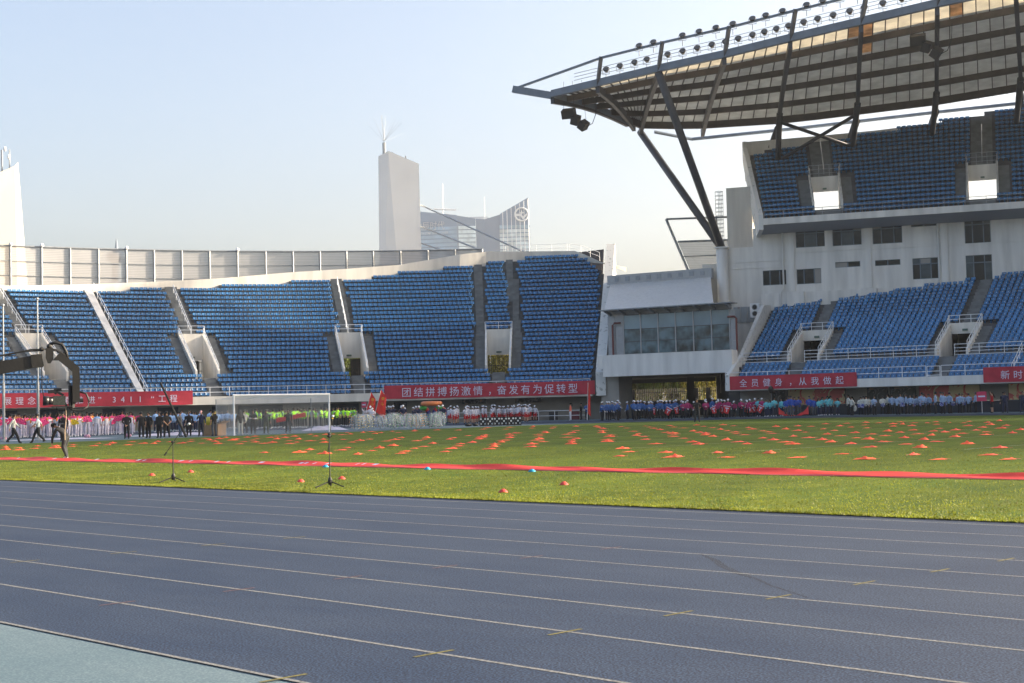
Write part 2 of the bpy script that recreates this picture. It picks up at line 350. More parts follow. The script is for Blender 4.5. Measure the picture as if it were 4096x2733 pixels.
def rail(parent, pts, zs, post_h, step, r=.03, name='railing', mt=None, posts=True):
    """horizontal or sloped railing along a polyline pts at base level; zs = heights of the rails"""
    m = MB(); P = [Vector(q) for q in pts]
    for z in zs: m.tube([q+Vector((0, 0, z)) for q in P], r, 5)
    ln = [0]
    for a, b in zip(P, P[1:]): ln.append(ln[-1]+(b-a).length)
    if posts:
        n = max(1, round(ln[-1]/step))
        for k in range(n+1):
            d = ln[-1]*k/n
            for i in range(len(P)-1):
                if d <= ln[i+1]+1e-6:
                    q = P[i].lerp(P[i+1], (d-ln[i])/max(1e-6, ln[i+1]-ln[i])); break
            m.tube([q, q+Vector((0, 0, post_h))], r, 5)
    return m.build(name, mt or white_steel, parent, org=parent.location)

# ------------------------------------------------------------------ curved stand round the bend
BOWL = empty('curved_stand', bp(30, 64, 0), label='curved open stand of blue seats round the bend behind the goal', cat='stand')
BO = BOWL.location
def zi(i): return 2.95+.475*i+.0013*i*i
def Ri(i): return 62.5+.8*i
TH_STEPS = [(20.1, 23), (27.0, 24), (32.6, 25), (39.2, 26), (41.4, 27), (44.95, 28), (48.4, 29), (51.5, 30), (55.6, 31), (56.4, 30), (56.7, 29), (57.1, 28), (57.6, 27), (99, 26)]
def itop(th):
    for a, k in TH_STEPS:
        if th < a: return k
TH0 = 3.0
def thend(i): return 58.67-.025*i
def tw(th, i): return th-.04*i
#            box               outer aisles      lower aisle     upper aisle(s)
VOMS = [dict(box=(9.2, 11.35), out=(8.35, 12.15), low=(9.9, 11.0), up=[(9.6, 10.5, 0)]),
        dict(box=(22.2, 24.35), out=(21.4, 25.15), low=(22.85, 23.9), up=[(22.75, 23.7, 0)]),
        dict(box=(35.3, 37.6), out=(34.5, 38.4), low=(36.0, 37.1), up=[(35.9, 36.8, 0)]),
        dict(box=(48.15, 50.5), out=(47.3, 51.33), low=(48.8, 49.95), up=[(47.4, 48.05, 0), (50.5, 51.2, -.035)])]
DIV = (16.45, 17.15)
def in_box(i, th):
    return any(5 <= i <= 13 and v['box'][0] < th < v['box'][1] for v in VOMS)
def in_aisle(i, th, pad=0.0):
    for v in VOMS:
        if i < 5 and v['low'][0]-pad < th < v['low'][1]+pad: return True
        if 5 <= i <= 13 and v['out'][0]-pad < th < v['out'][1]+pad: return True
        if i > 13:
            for a, b, s in v['up']:
                if a+s*(i-14)-pad < th < b+s*(i-14)+pad: return True
    return DIV[0]-pad < th < DIV[1]+pad
edges = sorted(set([TH0+k for k in range(0, 56)] + [58.0, 58.67] + [e for v in VOMS for k in ('box', 'out', 'low') for e in v[k]] + [e for v in VOMS for a in v['up'] for e in a[:2]] + list(DIV) + [a for a, _ in TH_STEPS if a < 58]))
m = MB()
for i in range(0, 33):
    for a, b in zip(edges, edges[1:]):
        mid = (a+b)/2
        if i > itop(mid)+1 or mid > 58.67: continue
        b2 = min(b, thend(i)); 
        if b2 <= a or in_box(i, mid): continue
        m.cur = 1 if in_aisle(i, mid) else 0
        ta, tb = tw(a, i), tw(b2, i)
        m.quad(bp(ta, Ri(i), zi(i)), bp(tb, Ri(i), zi(i)), bp(tb, Ri(i+1), zi(i)), bp(ta, Ri(i+1), zi(i)))
        zl = zi(i-1) if i else 2.4
        m.quad(bp(ta, Ri(i), zl), bp(tb, Ri(i), zl), bp(tb, Ri(i), zi(i)), bp(ta, Ri(i), zi(i)))
        if m.cur == 1 and i < 32:      # half steps in the aisles
            zh = (zi(i)+zi(i+1))/2; rr = Ri(i)+.4
            m.quad(bp(ta, rr, zi(i)), bp(tb, rr, zi(i)), bp(tb, rr, zh), bp(ta, rr, zh)); m.quad(bp(ta, rr, zh), bp(tb, rr, zh), bp(tb, Ri(i+1), zh), bp(ta, Ri(i+1), zh))
m.build('terrace', [step_grey, aisle_grey], BOWL, BO)
pl = []
for i in range(32):
    th = TH0+.3; dth = math.degrees(.5/Ri(i)); th += (i % 2)*dth*.15
    while th < thend(i)-.55:
        if i <= itop(th) and not in_aisle(i, th, dth*.48):
            t = tw(th, i); x, y, z = bp(t, Ri(i)+.12, zi(i))
            pl.append((x, y, z, -R_(t)-math.pi/2 + random.uniform(-.03, .03)))
        th += dth
print('bowl seats', len(pl)); place_seats(pl, BOWL)
def arc(t0, t1, r, z, n): return [bp(t0+(t1-t0)*k/n, r, z) for k in range(n+1)]
def arcwall(mb, t0, t1, r0, r1, z0, z1, n):
    for k in range(n):
        a, b = t0+(t1-t0)*k/n, t0+(t1-t0)*(k+1)/n
        vs = [bp(a, r0, z0), bp(b, r0, z0), bp(b, r1, z0), bp(a, r1, z0), bp(a, r0, z1), bp(b, r0, z1), bp(b, r1, z1), bp(a, r1, z1)]
        mb.add(vs, [(0, 1, 2, 3), (4, 7, 6, 5), (0, 4, 5, 1), (2, 6, 7, 3)] + ([(0, 3, 7, 4)] if k == 0 else []) + ([(1, 5, 6, 2)] if k == n-1 else []))
m = MB(); arcwall(m, TH0, 58.4, 61.85, 62.28, 2.36, 3.17, 56); m.build('parapet', concrete_warm, BOWL, BO)
m = MB(); arcwall(m, TH0, 58.4, 62.3, 65.2, 2.40, 2.52, 56); m.build('soffit', concrete, BOWL, BO)
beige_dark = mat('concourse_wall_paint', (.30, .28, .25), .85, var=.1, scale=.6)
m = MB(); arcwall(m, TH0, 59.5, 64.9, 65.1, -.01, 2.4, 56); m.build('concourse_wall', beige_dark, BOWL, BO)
navy_panel = mat('navy_door_paint', (.018, .028, .05), .5)
for t0, t1 in ((5.0, 6.4), (8.2, 10.6), (13.6, 15.6), (18.4, 20.2), (23.2, 24.6), (25.5, 29.5), (33.2, 36.4), (39.6, 40.8)):
    m = MB(); arcwall(m, t0, t1, 64.82, 64.88, 0, 2.2, 4); m.build('concourse_door', navy_panel, BOWL, BO)
ctrl = [(TH0, 15.3, 24.3), (9.35, 15.58, 24.6), (15.65, 16.0, 25), (20.6, 16.43, 25.4), (26.1, 17.0, 26.4), (31.7, 17.8, 27.4), (36.15, 18.25, 28.4), (40.3, 18.75, 29.7), (45.3, 20.0, 30.9), (47.2, 20.3, 31.9), (50.5, 20.25, 32.8), (54.2, 20.1, 32.9), (56.5, 18.3, 32.2), (58.2, 17.2, 31)]
def ctl(th, k):
    for a, b in zip(ctrl, ctrl[1:]):
        if th <= b[0]: return a[k]+(b[k]-a[k])*(th-a[0])/(b[0]-a[0])
    return ctrl[-1][k]
m = MB(); n = 80
for k in range(n):
    a, b = TH0+(58.2-TH0)*k/n, TH0+(58.2-TH0)*(k+1)/n
    ra, rb = Ri(ctl(a, 2))+.05, Ri(ctl(b, 2))+.05; za, zb = ctl(a, 1), ctl(b, 1); la, lb = zi(ctl(a, 2)-2.2), zi(ctl(b, 2)-2.2)
    a2, b2 = a, b
    vs = [bp(a2, ra, la), bp(b2, rb, lb), bp(b2, rb+.35, lb), bp(a2, ra+.35, la), bp(a2, ra, za), bp(b2, rb, zb), bp(b2, rb+.35, zb), bp(a2, ra+.35, za)]
    m.add(vs, [(0, 1, 5, 4), (4, 5, 6, 7), (2, 3, 7, 6)])
m.build('back_wall', concrete_warm, BOWL, BO)
# end wall of the curved stand
peel = mat('peeling_white_paint', (.66, .66, .63), .8, col2=(.36, .36, .34), scale=2.2, detail=9, ramp=(.60, .66), bump=.2, bscale=8)
poly = [(61.6, 2.36), (61.6, 4.7), (87.6, 20.6), (89.0, 20.6), (89.0, -.3), (67.2, -.3), (65.2, 2.36)]
m = MB(); A = [bp(58.75-.025*(r-62.5)/.8-.04*(r-62.5)/.8, r, z) for r, z in poly]; t = R_(57.5); m.prism(A, (math.sin(t)*1.0, math.cos(t)*1.0, 0)); m.build('end_wall', peel, BOWL, BO)
rail(BOWL, arc(TH0, 58.2, 62.08, 3.17, 70), (.42, .92), .92, 1.95)
rail(BOWL, [bp(tw(10.05, i), Ri(i)+.1, zi(i)) for i in (14, 16, 18, 20, 22, 23.5)], (.5, .95), .95, 1.6)
rail(BOWL, [bp(tw(23.25, i), Ri(i)+.1, zi(i)) for i in (14, 16, 18, 20, 22, 24)], (.5, .95), .95, 1.6)
rail(BOWL, [bp(tw(36.35, i), Ri(i)+.1, zi(i)) for i in (14, 16, 18, 20, 22, 24, 26)], (.5, .95), .95, 1.6)
rail(BOWL, [bp(tw(17.1, i), Ri(i)+.1, zi(i)+.25) for i in (0, 3, 6, 9, 12, 15, 18, 21, 23.6)], (.5, .95), .95, 1.6)
rail(BOWL, arc(48.6, 53.4, 90, 20.15, 8), (.5, 1.0), 1.0, 2.0, r=.022); rail(BOWL, [bp(53.6, 90, 20.1), bp(54.5, 90, 19.9), bp(56.0, 89, 18.8)], (.5, 1.0), 1.0, 1.5, r=.022)
m = MB()
for a, b in zip((0, 3, 6, 9, 12, 15, 18, 21), (3, 6, 9, 12, 15, 18, 21, 24.2)):
    vs = []
    for i in (a, b):
        for th in (DIV[0], DIV[1]-.12):
            for dz in (-.2, .24): vs.append(bp(tw(th, i), Ri(i)+.05, zi(i)+dz))
    m.add(vs, [(1, 3, 7, 5), (0, 4, 6, 2), (0, 1, 5, 4), (2, 6, 7, 3)])
m.build('dividing_ramp', concrete, BOWL, BO)
exit_box = mat('exit_light_box', (.10, .16, .13), .4); gate_bar = mat('dark_gate_bars', (.03, .032, .03), .5, metal=.3); curtain = mat('brown_shutter', (.10, .085, .07), .8, var=.25, scale=3, stretch=(1, 1, .1))
for vi, v in enumerate(VOMS):
    vm = empty('entrance', bp((v['box'][0]+v['box'][1])/2, Ri(9), zi(5))); vm.parent = BOWL; vm.location = Vector(bp((v['box'][0]+v['box'][1])/2, Ri(9), zi(5)))-BO
    org = vm.location+BO
    def vb(mb, name, mt): o = mb.build(name, mt, None, org); o.parent = vm; o.location = (0, 0, 0); return o
    b0, b1 = v['box']; dz0 = zi(4)+.1
    for th, sgn in ((b0, 1), (b1, -1)):
        m = MB(); dth = math.degrees(.22/70)*sgn
        out = [(Ri(5)-.1, dz0), (Ri(5)-.1, zi(5)+.55), (Ri(14)+.1, zi(14)+.25), (Ri(14)+.1, dz0)]
        A = [bp(tw(th, (r-62.5)/.8), r, z) for r, z in out]; Bv = [bp(tw(th+dth, (r-62.5)/.8), r, z) for r, z in out]
        m.add(A+Bv, [(0, 1, 2, 3), (7, 6, 5, 4), (0, 4, 5, 1), (1, 5, 6, 2), (2, 6, 7, 3), (3, 7, 4, 0)]); vb(m, 'side_wall', concrete_warm)
    m = MB(); ta, tb = tw(b0, 14), tw(b1, 14); zt = dz0+2.25; arcwall(m, ta, tb, Ri(14)-.2, Ri(14)+.12, zt, zi(14)+.2, 3); vb(m, 'lintel_wall', concrete_warm)
    m = MB(); arcwall(m, tw(b0, 5), tw(b1, 5), Ri(5)-.05, Ri(14)+6, dz0-.15, dz0, 3); vb(m, 'landing', aisle_grey)
    rg = Ri(14)+.3; tw_ = tb-ta
    for k in range(13):
        t = ta+tw_*(k+.5)/13; m = MB(); m.tube([bp(t, rg, dz0), bp(t, rg, dz0+2.1)], .022, 5); vb(m, 'gate_bar', gate_bar)
    for z in (.15, 1.1, 2.05): m = MB(); m.tube(arc(ta, tb, rg, dz0+z, 3), .03, 5); vb(m, 'gate_rail', gate_bar)
    if vi < 3:
        f0, f1 = ((.1, .75), (.2, .8), (.55, 1.0))[vi]; m = MB(); arcwall(m, ta+tw_*f0, ta+tw_*f1, rg+.1, rg+.16, dz0, dz0+2.2, 2); vb(m, 'shutter', curtain)
    m = MB(); q = bp((ta+tb)/2, Ri(14)-.27, zt+.3); m.box(q[0]-.2, q[0]+.2, q[1]-.2, q[1]+.2, q[2]-.07, q[2]+.09); vb(m, 'exit_light', exit_box)
    for th in (b0+.08, b1-.08): o = rail(vm, [bp(tw(th, i), Ri(i), zi(i)+.5-.03*(i-5)) for i in (5, 8, 11, 14)], (.32, .62), .62, 1.5, r=.032); o.location = Vector((0, 0, 0)); o.data.transform(Matrix.Translation(vm.location-org))
    o = rail(vm, arc(ta, tb, Ri(14), zi(14)+.2, 4), (.42, .85), .85, 1.6, r=.032); o.data.transform(Matrix.Translation(vm.location-org))

# screen fence behind the curved stand
FENCE = empty('screen_fence', bp(25, 92, 14), label='tall grey mesh screen with steel posts behind the curved stand', cat='fence')
FO = FENCE.location
mesh_mat = mat('grey_screen_mesh', (.34, .33, .325), .8, var=.06, scale=.4); mn = mesh_mat.node_tree.nodes; ml = mesh_mat.node_tree.links
tr = mn.new('ShaderNodeBsdfTransparent'); mx = mn.new('ShaderNodeMixShader'); tc = mn.new('ShaderNodeTexCoord'); wv = mn.new('ShaderNodeTexWave'); wv.wave_type = 'BANDS'; wv.bands_direction = 'Z'; wv.inputs['Scale'].default_value = 1.6
mr = mn.new('ShaderNodeMapRange'); mr.inputs['To Min'].default_value = .58; mr.inputs['To Max'].default_value = .82
ml.new(tc.outputs['Object'], wv.inputs['Vector']); ml.new(wv.outputs['Fac'], mr.inputs['Value']); ml.new(mr.outputs[0], mx.inputs[0]); ml.new(tr.outputs[0], mx.inputs[1]); ml.new(mn['Principled BSDF'].outputs[0], mx.inputs[2]); ml.new(mx.outputs[0], mn['Material Output'].inputs[0])
RF = 92; PT = [7.85, 9.75, 11.75, 13.9, 15.9, 17.9, 19.9, 21.9, 23.93, 25.97, 28.05, 30.15, 32.2, 34.25, 36.27, 38.3, 40.4, 42.5, 44.6, 46.7]
for t in PT:
    m = MB(); m.tube([bp(t, RF-.15, 13), bp(t, RF-.15, 21.05)], .13, 8); m.build('post', grey_steel, FENCE, FO)
for a, b in zip(PT, PT[1:]):
    m = MB(); m.quad(bp(a, RF, 13), bp(b, RF, 13), bp(b, RF, 21.05), bp(a, RF, 21.05)); m.build('mesh_panel', mesh_mat, FENCE, FO)
for z in (14.4, 16.05, 17.7, 19.35, 21.08):
    m = MB(); m.tube(arc(PT[0], PT[-1], RF-.1, z, 40), .045 if z < 21 else .09, 6); m.build('rail', grey_steel, FENCE, FO)
for t, kk in ((11.75, 0), (13.9, 1), (19.9, 0), (28.05, 1)):
    m = MB(); q = bp(t, RF-.3, 21.25); m.sphere(q, .22, 10, 8); m.build('camera_dome', white_steel, FENCE, FO)
# ------------------------------------------------------------------ main grandstand
GS = empty('grandstand', FW(0, 0, 0), label='two tier grandstand with blue seats under the big roof', cat='grandstand')
GO = GS.location
def build(mb, name, mt, sm=False): return mb.build(name, mt, GS, GO, sm)
def sh(u0, w): return u0+w*min(.03, -.112+.0065*u0)
def L(u0, w, z): return FS(sh(u0, w), -w, z)
def wallv(x, y): return (x+80)*FW.n[0]+(y-131.5)*FW.n[1]
LROWS = [(.6+.8*j, 2.8+.325*j, 'A') for j in range(6)] + [(7.0+.8*k, 5.35+.32*k, 'B') for k in range(13)] + [(17.4+.8*k, 9.55+.37*k, 'C') for k in range(14)]
LV = [dict(box=(-6.5, -3.4), out=(-7.15, -2.6), up=(-5.5, -4.5), low=(-5.65, -4.55)), dict(box=(6.95, 9.85), out=(6.3, 10.75), up=(8.0, 9.0), low=(7.75, 8.9)), dict(box=(20.6, 23.6), out=(19.9, 24.4), up=(21.6, 22.6), low=(21.5, 22.7))]
UE = -10.55
def l_kind(blk, k, u):
    for v in LV:
        if blk == 'A' and v['low'][0] < u < v['low'][1]: return 'aisle'
        if blk == 'B' and k < 9 and v['box'][0] < u < v['box'][1]: return 'box'
        if blk == 'B' and k < 9 and v['out'][0] < u < v['out'][1]: return 'aisle'
        if (blk == 'C' or (blk == 'B' and k >= 9)) and v['up'][0] < u < v['up'][1]: return 'aisle'
    return ''
ue = sorted(set([UE, 14.6, 75] + [q for v in LV for k in v for q in v[k]]+list(range(-9, 75, 4))))
m = MB(); pl = []; prev = 2.4
for idx, (w, z, blk) in enumerate(LROWS):
    k = idx - {'A': 0, 'B': 6, 'C': 19}[blk]
    w1 = w+.8
    zl = {0: 2.4, 6: 4.98}.get(idx, LROWS[idx-1][1])
    for a, b in zip(ue, ue[1:]):
        q = L((a+b)/2, w, z)
        kd = l_kind(blk, k, (a+b)/2)
        if kd == 'box' or wallv(q[0], q[1]) < -.6: continue
        m.cur = 1 if kd else 0
        m.quad(L(a, w, z), L(b, w, z), L(b, w1, z), L(a, w1, z)); m.quad(L(a, w, zl), L(b, w, zl), L(b, w, z), L(a, w, z))
    u = UE+.5
    while u < 60:
        q = L(u, w+.12, z)
        if not any(l_kind(blk, k, u+e) for e in (-.24, 0, .24)) and wallv(q[0], q[1]) > .55: pl.append((*q, FS.a+math.pi+random.uniform(-.03, .03)))
        u += .5
m.cur = 1; m.quad(L(UE, 5.4, 4.98), L(75, 5.4, 4.98), L(75, 7.0, 4.98), L(UE, 7.0, 4.98)); m.quad(L(UE, 5.4, 4.4), L(75, 5.4, 4.4), L(75, 5.4, 4.98), L(UE, 5.4, 4.98))
build(m, 'lower_terrace', [step_grey, aisle_grey])
lower_seats = pl
# upper tier
def su(u0): return max(0, .13-.0115*u0)
def Uq(u0, v, z): return FW(u0+su(u0)*v, v, z)
def vback(u): return -10-.17*(u+14.5)
UVM = [dict(box=(-5.5, -2.3), out=(-6.6, -1.2), up=(-5.0, -3.0)), dict(box=(10.15, 13.3), out=(9.1, 14.4), up=(10.65, 12.8)), dict(box=(25.5, 28.6), out=(24.5, 29.6), up=(26, 28.2))]
def u_kind(j, u):
    for v in UVM:
        if 2 <= j <= 8 and v['box'][0] < u < v['box'][1]: return 'box'
        if j <= 1 and v['box'][0]+.3 < u < v['box'][1]-.3: return 'aisle'
        if 2 <= j <= 8 and v['out'][0] < u < v['out'][1]: return 'aisle'
        if j > 8 and v['up'][0] < u < v['up'][1]: return 'aisle'
    return ''
UL = -11.1
ue = sorted(set([UL, 170] + [q for v in UVM for k in v for q in v[k]] + [UVM[0]['box'][0]+.3, UVM[0]['box'][1]-.3, UVM[1]['box'][0]+.3, UVM[1]['box'][1]-.3] + list(range(-10, 170, 2))))
m = MB(); pu = []
for j in range(26):
    v0, v1 = 2.4-.8*j, 1.6-.8*j; z = 20.65+.6*j; zl = z-.6
    for a, b in zip(ue, ue[1:]):
        mid = (a+b)/2; kd = u_kind(j, mid)
        if kd == 'box' or v1 < vback(mid+su(mid)*v1)-.8: continue
        m.cur = 1 if kd else 0
        m.quad(Uq(a, v0, z), Uq(b, v0, z), Uq(b, v1, z), Uq(a, v1, z)); m.quad(Uq(a, v0, zl), Uq(b, v0, zl), Uq(b, v0, z), Uq(a, v0, z))
    u = UL+.45
    while u < 40:
        if not any(u_kind(j, u+e) for e in (-.24, 0, .24)) and v1 > vback(u+su(u)*v1)+.1:
            pu.append((*Uq(u, v0-.12, z), FW.a+math.pi))
        u += .5
m.cur = 1
for a, b in zip(ue, ue[1:]): m.quad(Uq(a, 3.3, 20.05), Uq(b, 3.3, 20.05), Uq(b, 2.4, 20.05), Uq(a, 2.4, 20.05))
build(m, 'upper_terrace', [step_grey, aisle_grey])
print('stand seats', len(lower_seats), len(pu)); place_seats(lower_seats+pu, GS)
# lower parapet, soffit, concourse wall
def fbox(F, u0, u1, v0, v1, z0, z1, mb=None):
    mb = mb or MB(); cuts = [u0, u1]
    if F is FW and u1 > 20: cuts = sorted(set([u0, u1]+[q for q in range(20, int(u1), 4) if q > u0]))
    for a, b in zip(cuts, cuts[1:]): mb.box(a, b, v0, v1, z0, z1, lambda a, b, c: F(a, b, c))
    return mb
build(fbox(FS, -11.0, 75, -.15, .15, 2.42, 3.17), 'parapet', concrete)
build(fbox(FS, -11.0, 75, -3.4, -.17, 2.40, 2.52), 'soffit', concrete)
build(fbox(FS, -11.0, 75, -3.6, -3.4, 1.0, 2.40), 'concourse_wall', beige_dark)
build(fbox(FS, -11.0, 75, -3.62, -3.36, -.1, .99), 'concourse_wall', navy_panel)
# end wall of the lower tier
m = MB(); out = [(-.3, 2.42), (-.3, 3.9), (6, 6.0), (17, 11.4), (20.4, 11.6), (20.4, 2.42)]
A = [L(UE-.35, w, z) for w, z in out]; Bv = [L(UE, w, z) for w, z in out]
n = len(out); m.add(A+Bv, [tuple(range(n)), tuple(range(n, 2*n))[::-1]]+[(i, (i+1) % n, n+(i+1) % n, n+i) for i in range(n)]); build(m, 'end_wall', peel)
# railings of the lower tier
rail(GS, [FS(-11, 0, 3.17), FS(7.55, 0, 3.17)], (.42, .92), .92, 2.0)
rail(GS, [FS(7.65, 0, 3.17), FS(8.75, 0, 3.17)], (.1, .45, .88), .88, 1.1)
rail(GS, [FS(8.85, 0, 3.17), FS(75, 0, 3.17)], (.42, .92), .92, 2.0)
for a, b in ((UE+.05, -5.75), (-4.5, 7.7), (8.95, 21.4), (22.8, 74)): rail(GS, [L(a, 5.5, 4.98), L(b, 5.5, 4.98)], (.15, .45, .75, 1.08), 1.08, 2.05)
rail(GS, [L(14.6, w, z) for w, z in ((.4, 3.0), (2.5, 3.8), (5.2, 5.0))], (.5, .95), .95, 1.3)
# entrances of the lower tier
def vom_low(v, lit):
    b0, b1 = v['box']; base = L((b0+b1)/2, 10, 5.0); vm = empty('entrance', (0, 0, 0)); vm.parent = GS; vm.location = Vector(base)-GO; org = Vector(base)
    def vb(mb, name, mt): o = mb.build(name, mt, None, org); o.parent = vm; o.location = (0, 0, 0); return o
    for u, d in ((b0, .22), (b1, -.22)):
        m = MB(); out = [(6.95, 4.98), (6.95, 5.7), (14.3, 8.4), (14.3, 4.98)]
        A = [L(u, w, z) for w, z in out]; Bv = [L(u+d, w, z) for w, z in out]
        m.add(A+Bv, [(0, 1, 2, 3), (7, 6, 5, 4), (0, 4, 5, 1), (1, 5, 6, 2), (2, 6, 7, 3), (3, 7, 4, 0)]); vb(m, 'side_wall', concrete_warm)
    m = MB(); m.box(b0, b1, 14.0, 14.3, 7.35, 8.38, lambda a, b, c: L(a, b, c)); vb(m, 'lintel_wall', concrete_warm)
    m = MB(); m.box(b0, b1, 7.0, 22, 4.85, 4.97, lambda a, b, c: L(a, b, c)); vb(m, 'landing', aisle_grey)
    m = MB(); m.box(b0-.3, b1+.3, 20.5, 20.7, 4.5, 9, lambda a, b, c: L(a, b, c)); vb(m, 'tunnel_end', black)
    m = MB(); m.box((b0+b1)/2-.25, (b0+b1)/2+.2, 13.88, 14.0, 7.6, 7.8, lambda a, b, c: L(a, b, c)); vb(m, 'exit_light', exit_box)
    for pts in ([L(b0+.1, w, z) for w, z in ((7, 5.65), (10.6, 7.0), (14.2, 8.4))], [L(b1-.1, w, z) for w, z in ((7, 5.65), (10.6, 7.0), (14.2, 8.4))], [L(b0, 14.1, 8.38), L(b1, 14.1, 8.38)]):
        o = rail(vm, pts, (.36, .74), .74, 1.2, r=.032); o.data.transform(Matrix.Translation(vm.location-org))
for v in LV: vom_low(v, 0)
# upper parapet, soffit, railing
m = MB()
for a, b in zip(ue, ue[1:]):
    P = [FW(a if a != UL else -10.2, 3.3, 0), FW(b, 3.3, 0)]
build(fbox(FW, -10.25, 170, 3.2, 3.5, 19.9, 20.58), 'upper_parapet', concrete)
soff = mat('soffit_blue_grey_paint', (.30, .33, .37), .8)  # blue grey underside of the upper tier
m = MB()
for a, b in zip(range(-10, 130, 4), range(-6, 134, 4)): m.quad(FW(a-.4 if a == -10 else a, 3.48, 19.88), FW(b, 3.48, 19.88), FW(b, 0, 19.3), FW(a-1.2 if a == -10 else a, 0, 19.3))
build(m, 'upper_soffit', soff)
rail(GS, [FW(q, 3.3, 20.58) for q in [-10.1]+list(range(20, 60, 4))], (.35, .8), .8, 2.0, r=.03, mt=grey_steel)
m = MB(); out = [(3.5, 19.4), (3.5, 21.0), (-9.8, 30.6), (-10.2, 31.4), (-10.8, 31.3), (-10.6, 29.0), (.4, 19.0)]
A = [FW(-11.15+.283*v, v, z) for v, z in out]; Bv = [FW(-11.15+.283*v-.45, v, z) for v, z in out]; n = len(out)
m.add(A+Bv, [tuple(range(n)), tuple(range(n, 2*n))[::-1]]+[(i, (i+1) % n, n+(i+1) % n, n+i) for i in range(n)]); build(m, 'upper_end_wall', peel)
bwp = [(-14.3, -10, 31.3), (-7.5, -11.2, 31.5), (.24, -12.4, 31.8), (8.5, -14, 32.45), (15.65, -15.1, 33.0), (22, -16, 33.3), (30, -17, 33.8), (40, -18, 34), (50, -18.5, 34.1), (70, -19, 34.2), (170, -19, 34.2)]
m = MB()
for a, b in zip(bwp, bwp[1:]):
    vs = [FW(q[0], q[1]-d, zz) for d in (0, .35) for q in (a, b) for zz in (q[2]-4.5, q[2])]
    m.add(vs, [(0, 2, 3, 1), (4, 5, 7, 6), (1, 3, 7, 5)])
build(m, 'upper_back_wall', concrete)
for vi, v in enumerate(UVM):
    b0, b1 = v['box']; base = Uq((b0+b1)/2, -2, 21.85); vm = empty('entrance', (0, 0, 0)); vm.parent = GS; vm.location = Vector(base)-GO; org = Vector(base)
    def vb(mb, name, mt): o = mb.build(name, mt, None, org); o.parent = vm; o.location = (0, 0, 0); return o
    for u, d in ((b0, .2), (b1, -.2)):
        m = MB(); out = [(1.0, 21.3), (1.0, 22.3), (-4.6, 26.1), (-4.6, 21.3)]
        A = [Uq(u, w, z) for w, z in out]; Bv = [Uq(u+d, w, z) for w, z in out]
        m.add(A+Bv, [(0, 1, 2, 3), (7, 6, 5, 4), (0, 4, 5, 1), (1, 5, 6, 2), (2, 6, 7, 3), (3, 7, 4, 0)]); vb(m, 'side_wall', concrete)
    m = MB(); m.box(b0, b1, -4.6, -4.3, 24.1, 25.75, lambda a, b, c: Uq(a, b, c)); vb(m, 'lintel_wall', concrete)
    m = MB(); m.box(b0, b1, -9, 1.2, 21.2, 21.4, lambda a, b, c: Uq(a, b, c)); vb(m, 'landing', aisle_grey)
    m = MB(); m.box((b0+b1)/2-.2, (b0+b1)/2+.2, -4.3, -4.2, 24.3, 24.48, lambda a, b, c: Uq(a, b, c)); vb(m, 'exit_light', exit_box)
    for pts in ([Uq(b0+.1, w, z) for w, z in ((.9, 22.3), (-2, 24.2), (-4.5, 26.0))], [Uq(b1-.1, w, z) for w, z in ((.9, 22.3), (-2, 24.2), (-4.5, 26.0))], [Uq(b0, -4.5, 25.75), Uq(b1, -4.5, 25.75)]):
        o = rail(vm, pts, (.4, .85, 1.3) if pts[0][2] > 25 else (.4, .8), 1.3 if pts[0][2] > 25 else .8, 1.2, r=.03, mt=grey_steel); o.data.transform(Matrix.Translation(vm.location-org))
    rail(GS, [Uq((b0+b1)/2, 2.4-.8*j, 20.65+.6*j) for j in (9, 12, 15, 16)], (.45, .9), .9, 1.2, r=.03, mt=grey_steel)
# facade
W_ = [(-7.35, -4.3, 17.65, 19.75), (-3.5, -.5, 17.6, 19.75), (.63, 3.63, 17.55, 19.75), (4.54, 7.1, 19.1, 19.7), (9.83, 12.37, 17.0, 19.75), (-10.97, -8.48, 13.8, 15.4), (-7.38, -4.81, 13.75, 15.35), (-3.3, -.73, 15.3, 15.88), (.79, 3.35, 15.25, 15.85), (4.56, 7.1, 13.65, 15.83), (9.83, 12.38, 13.1, 15.83), (17.5, 20.2, 17.2, 19.7), (17.5, 20.2, 13.4, 15.8), (24, 27, 17.2, 19.7), (24, 27, 13.4, 15.8)]
us = sorted(set([-15, -11.9]+list(range(20, 171, 5))+[q for w in W_ for q in w[:2]])); zs = sorted(set([2.4, 18.05, 20.0]+[q for w in W_ for q in w[2:]]))
m = MB()
for a, b in zip(us, us[1:]):
    for c, d in zip(zs, zs[1:]):
        um, zm = (a+b)/2, (c+d)/2
        if any(w[0] < um < w[1] and w[2] < zm < w[3] for w in W_) or (um < -11.9 and zm > 18.05): continue
        m.quad(FW(a, 0, c), FW(b, 0, c), FW(b, 0, d), FW(a, 0, d))
for w in W_:
    a, b, c, d = w
    for p0, p1 in (((a, c), (b, c)), ((b, c), (b, d)), ((b, d), (a, d)), ((a, d), (a, c))): m.quad(FW(p0[0], 0, p0[1]), FW(p1[0], 0, p1[1]), FW(p1[0], -.22, p1[1]), FW(p0[0], -.22, p0[1]))
build(m, 'facade_wall', concrete)
build(fbox(FW, -14.98, 170, -12, -.4, 2.4, 17.9), 'building_core', concrete)
build(fbox(FW, -11.88, 170, -9, -.45, 17.92, 19.6), 'building_core', concrete)
glass_dark = mat('dark_window_glass', (.014, .019, .023), .08, spec=.3, var=.5, scale=.6); glass_mid = mat('pale_window_glass', (.05, .075, .09), .12, spec=.35, var=.4, scale=.7)
blind = mat('window_blind', (.30, .29, .27), .8); frame_m = mat('grey_window_frame', (.12, .16, .20), .45)
rw = random.Random(11)
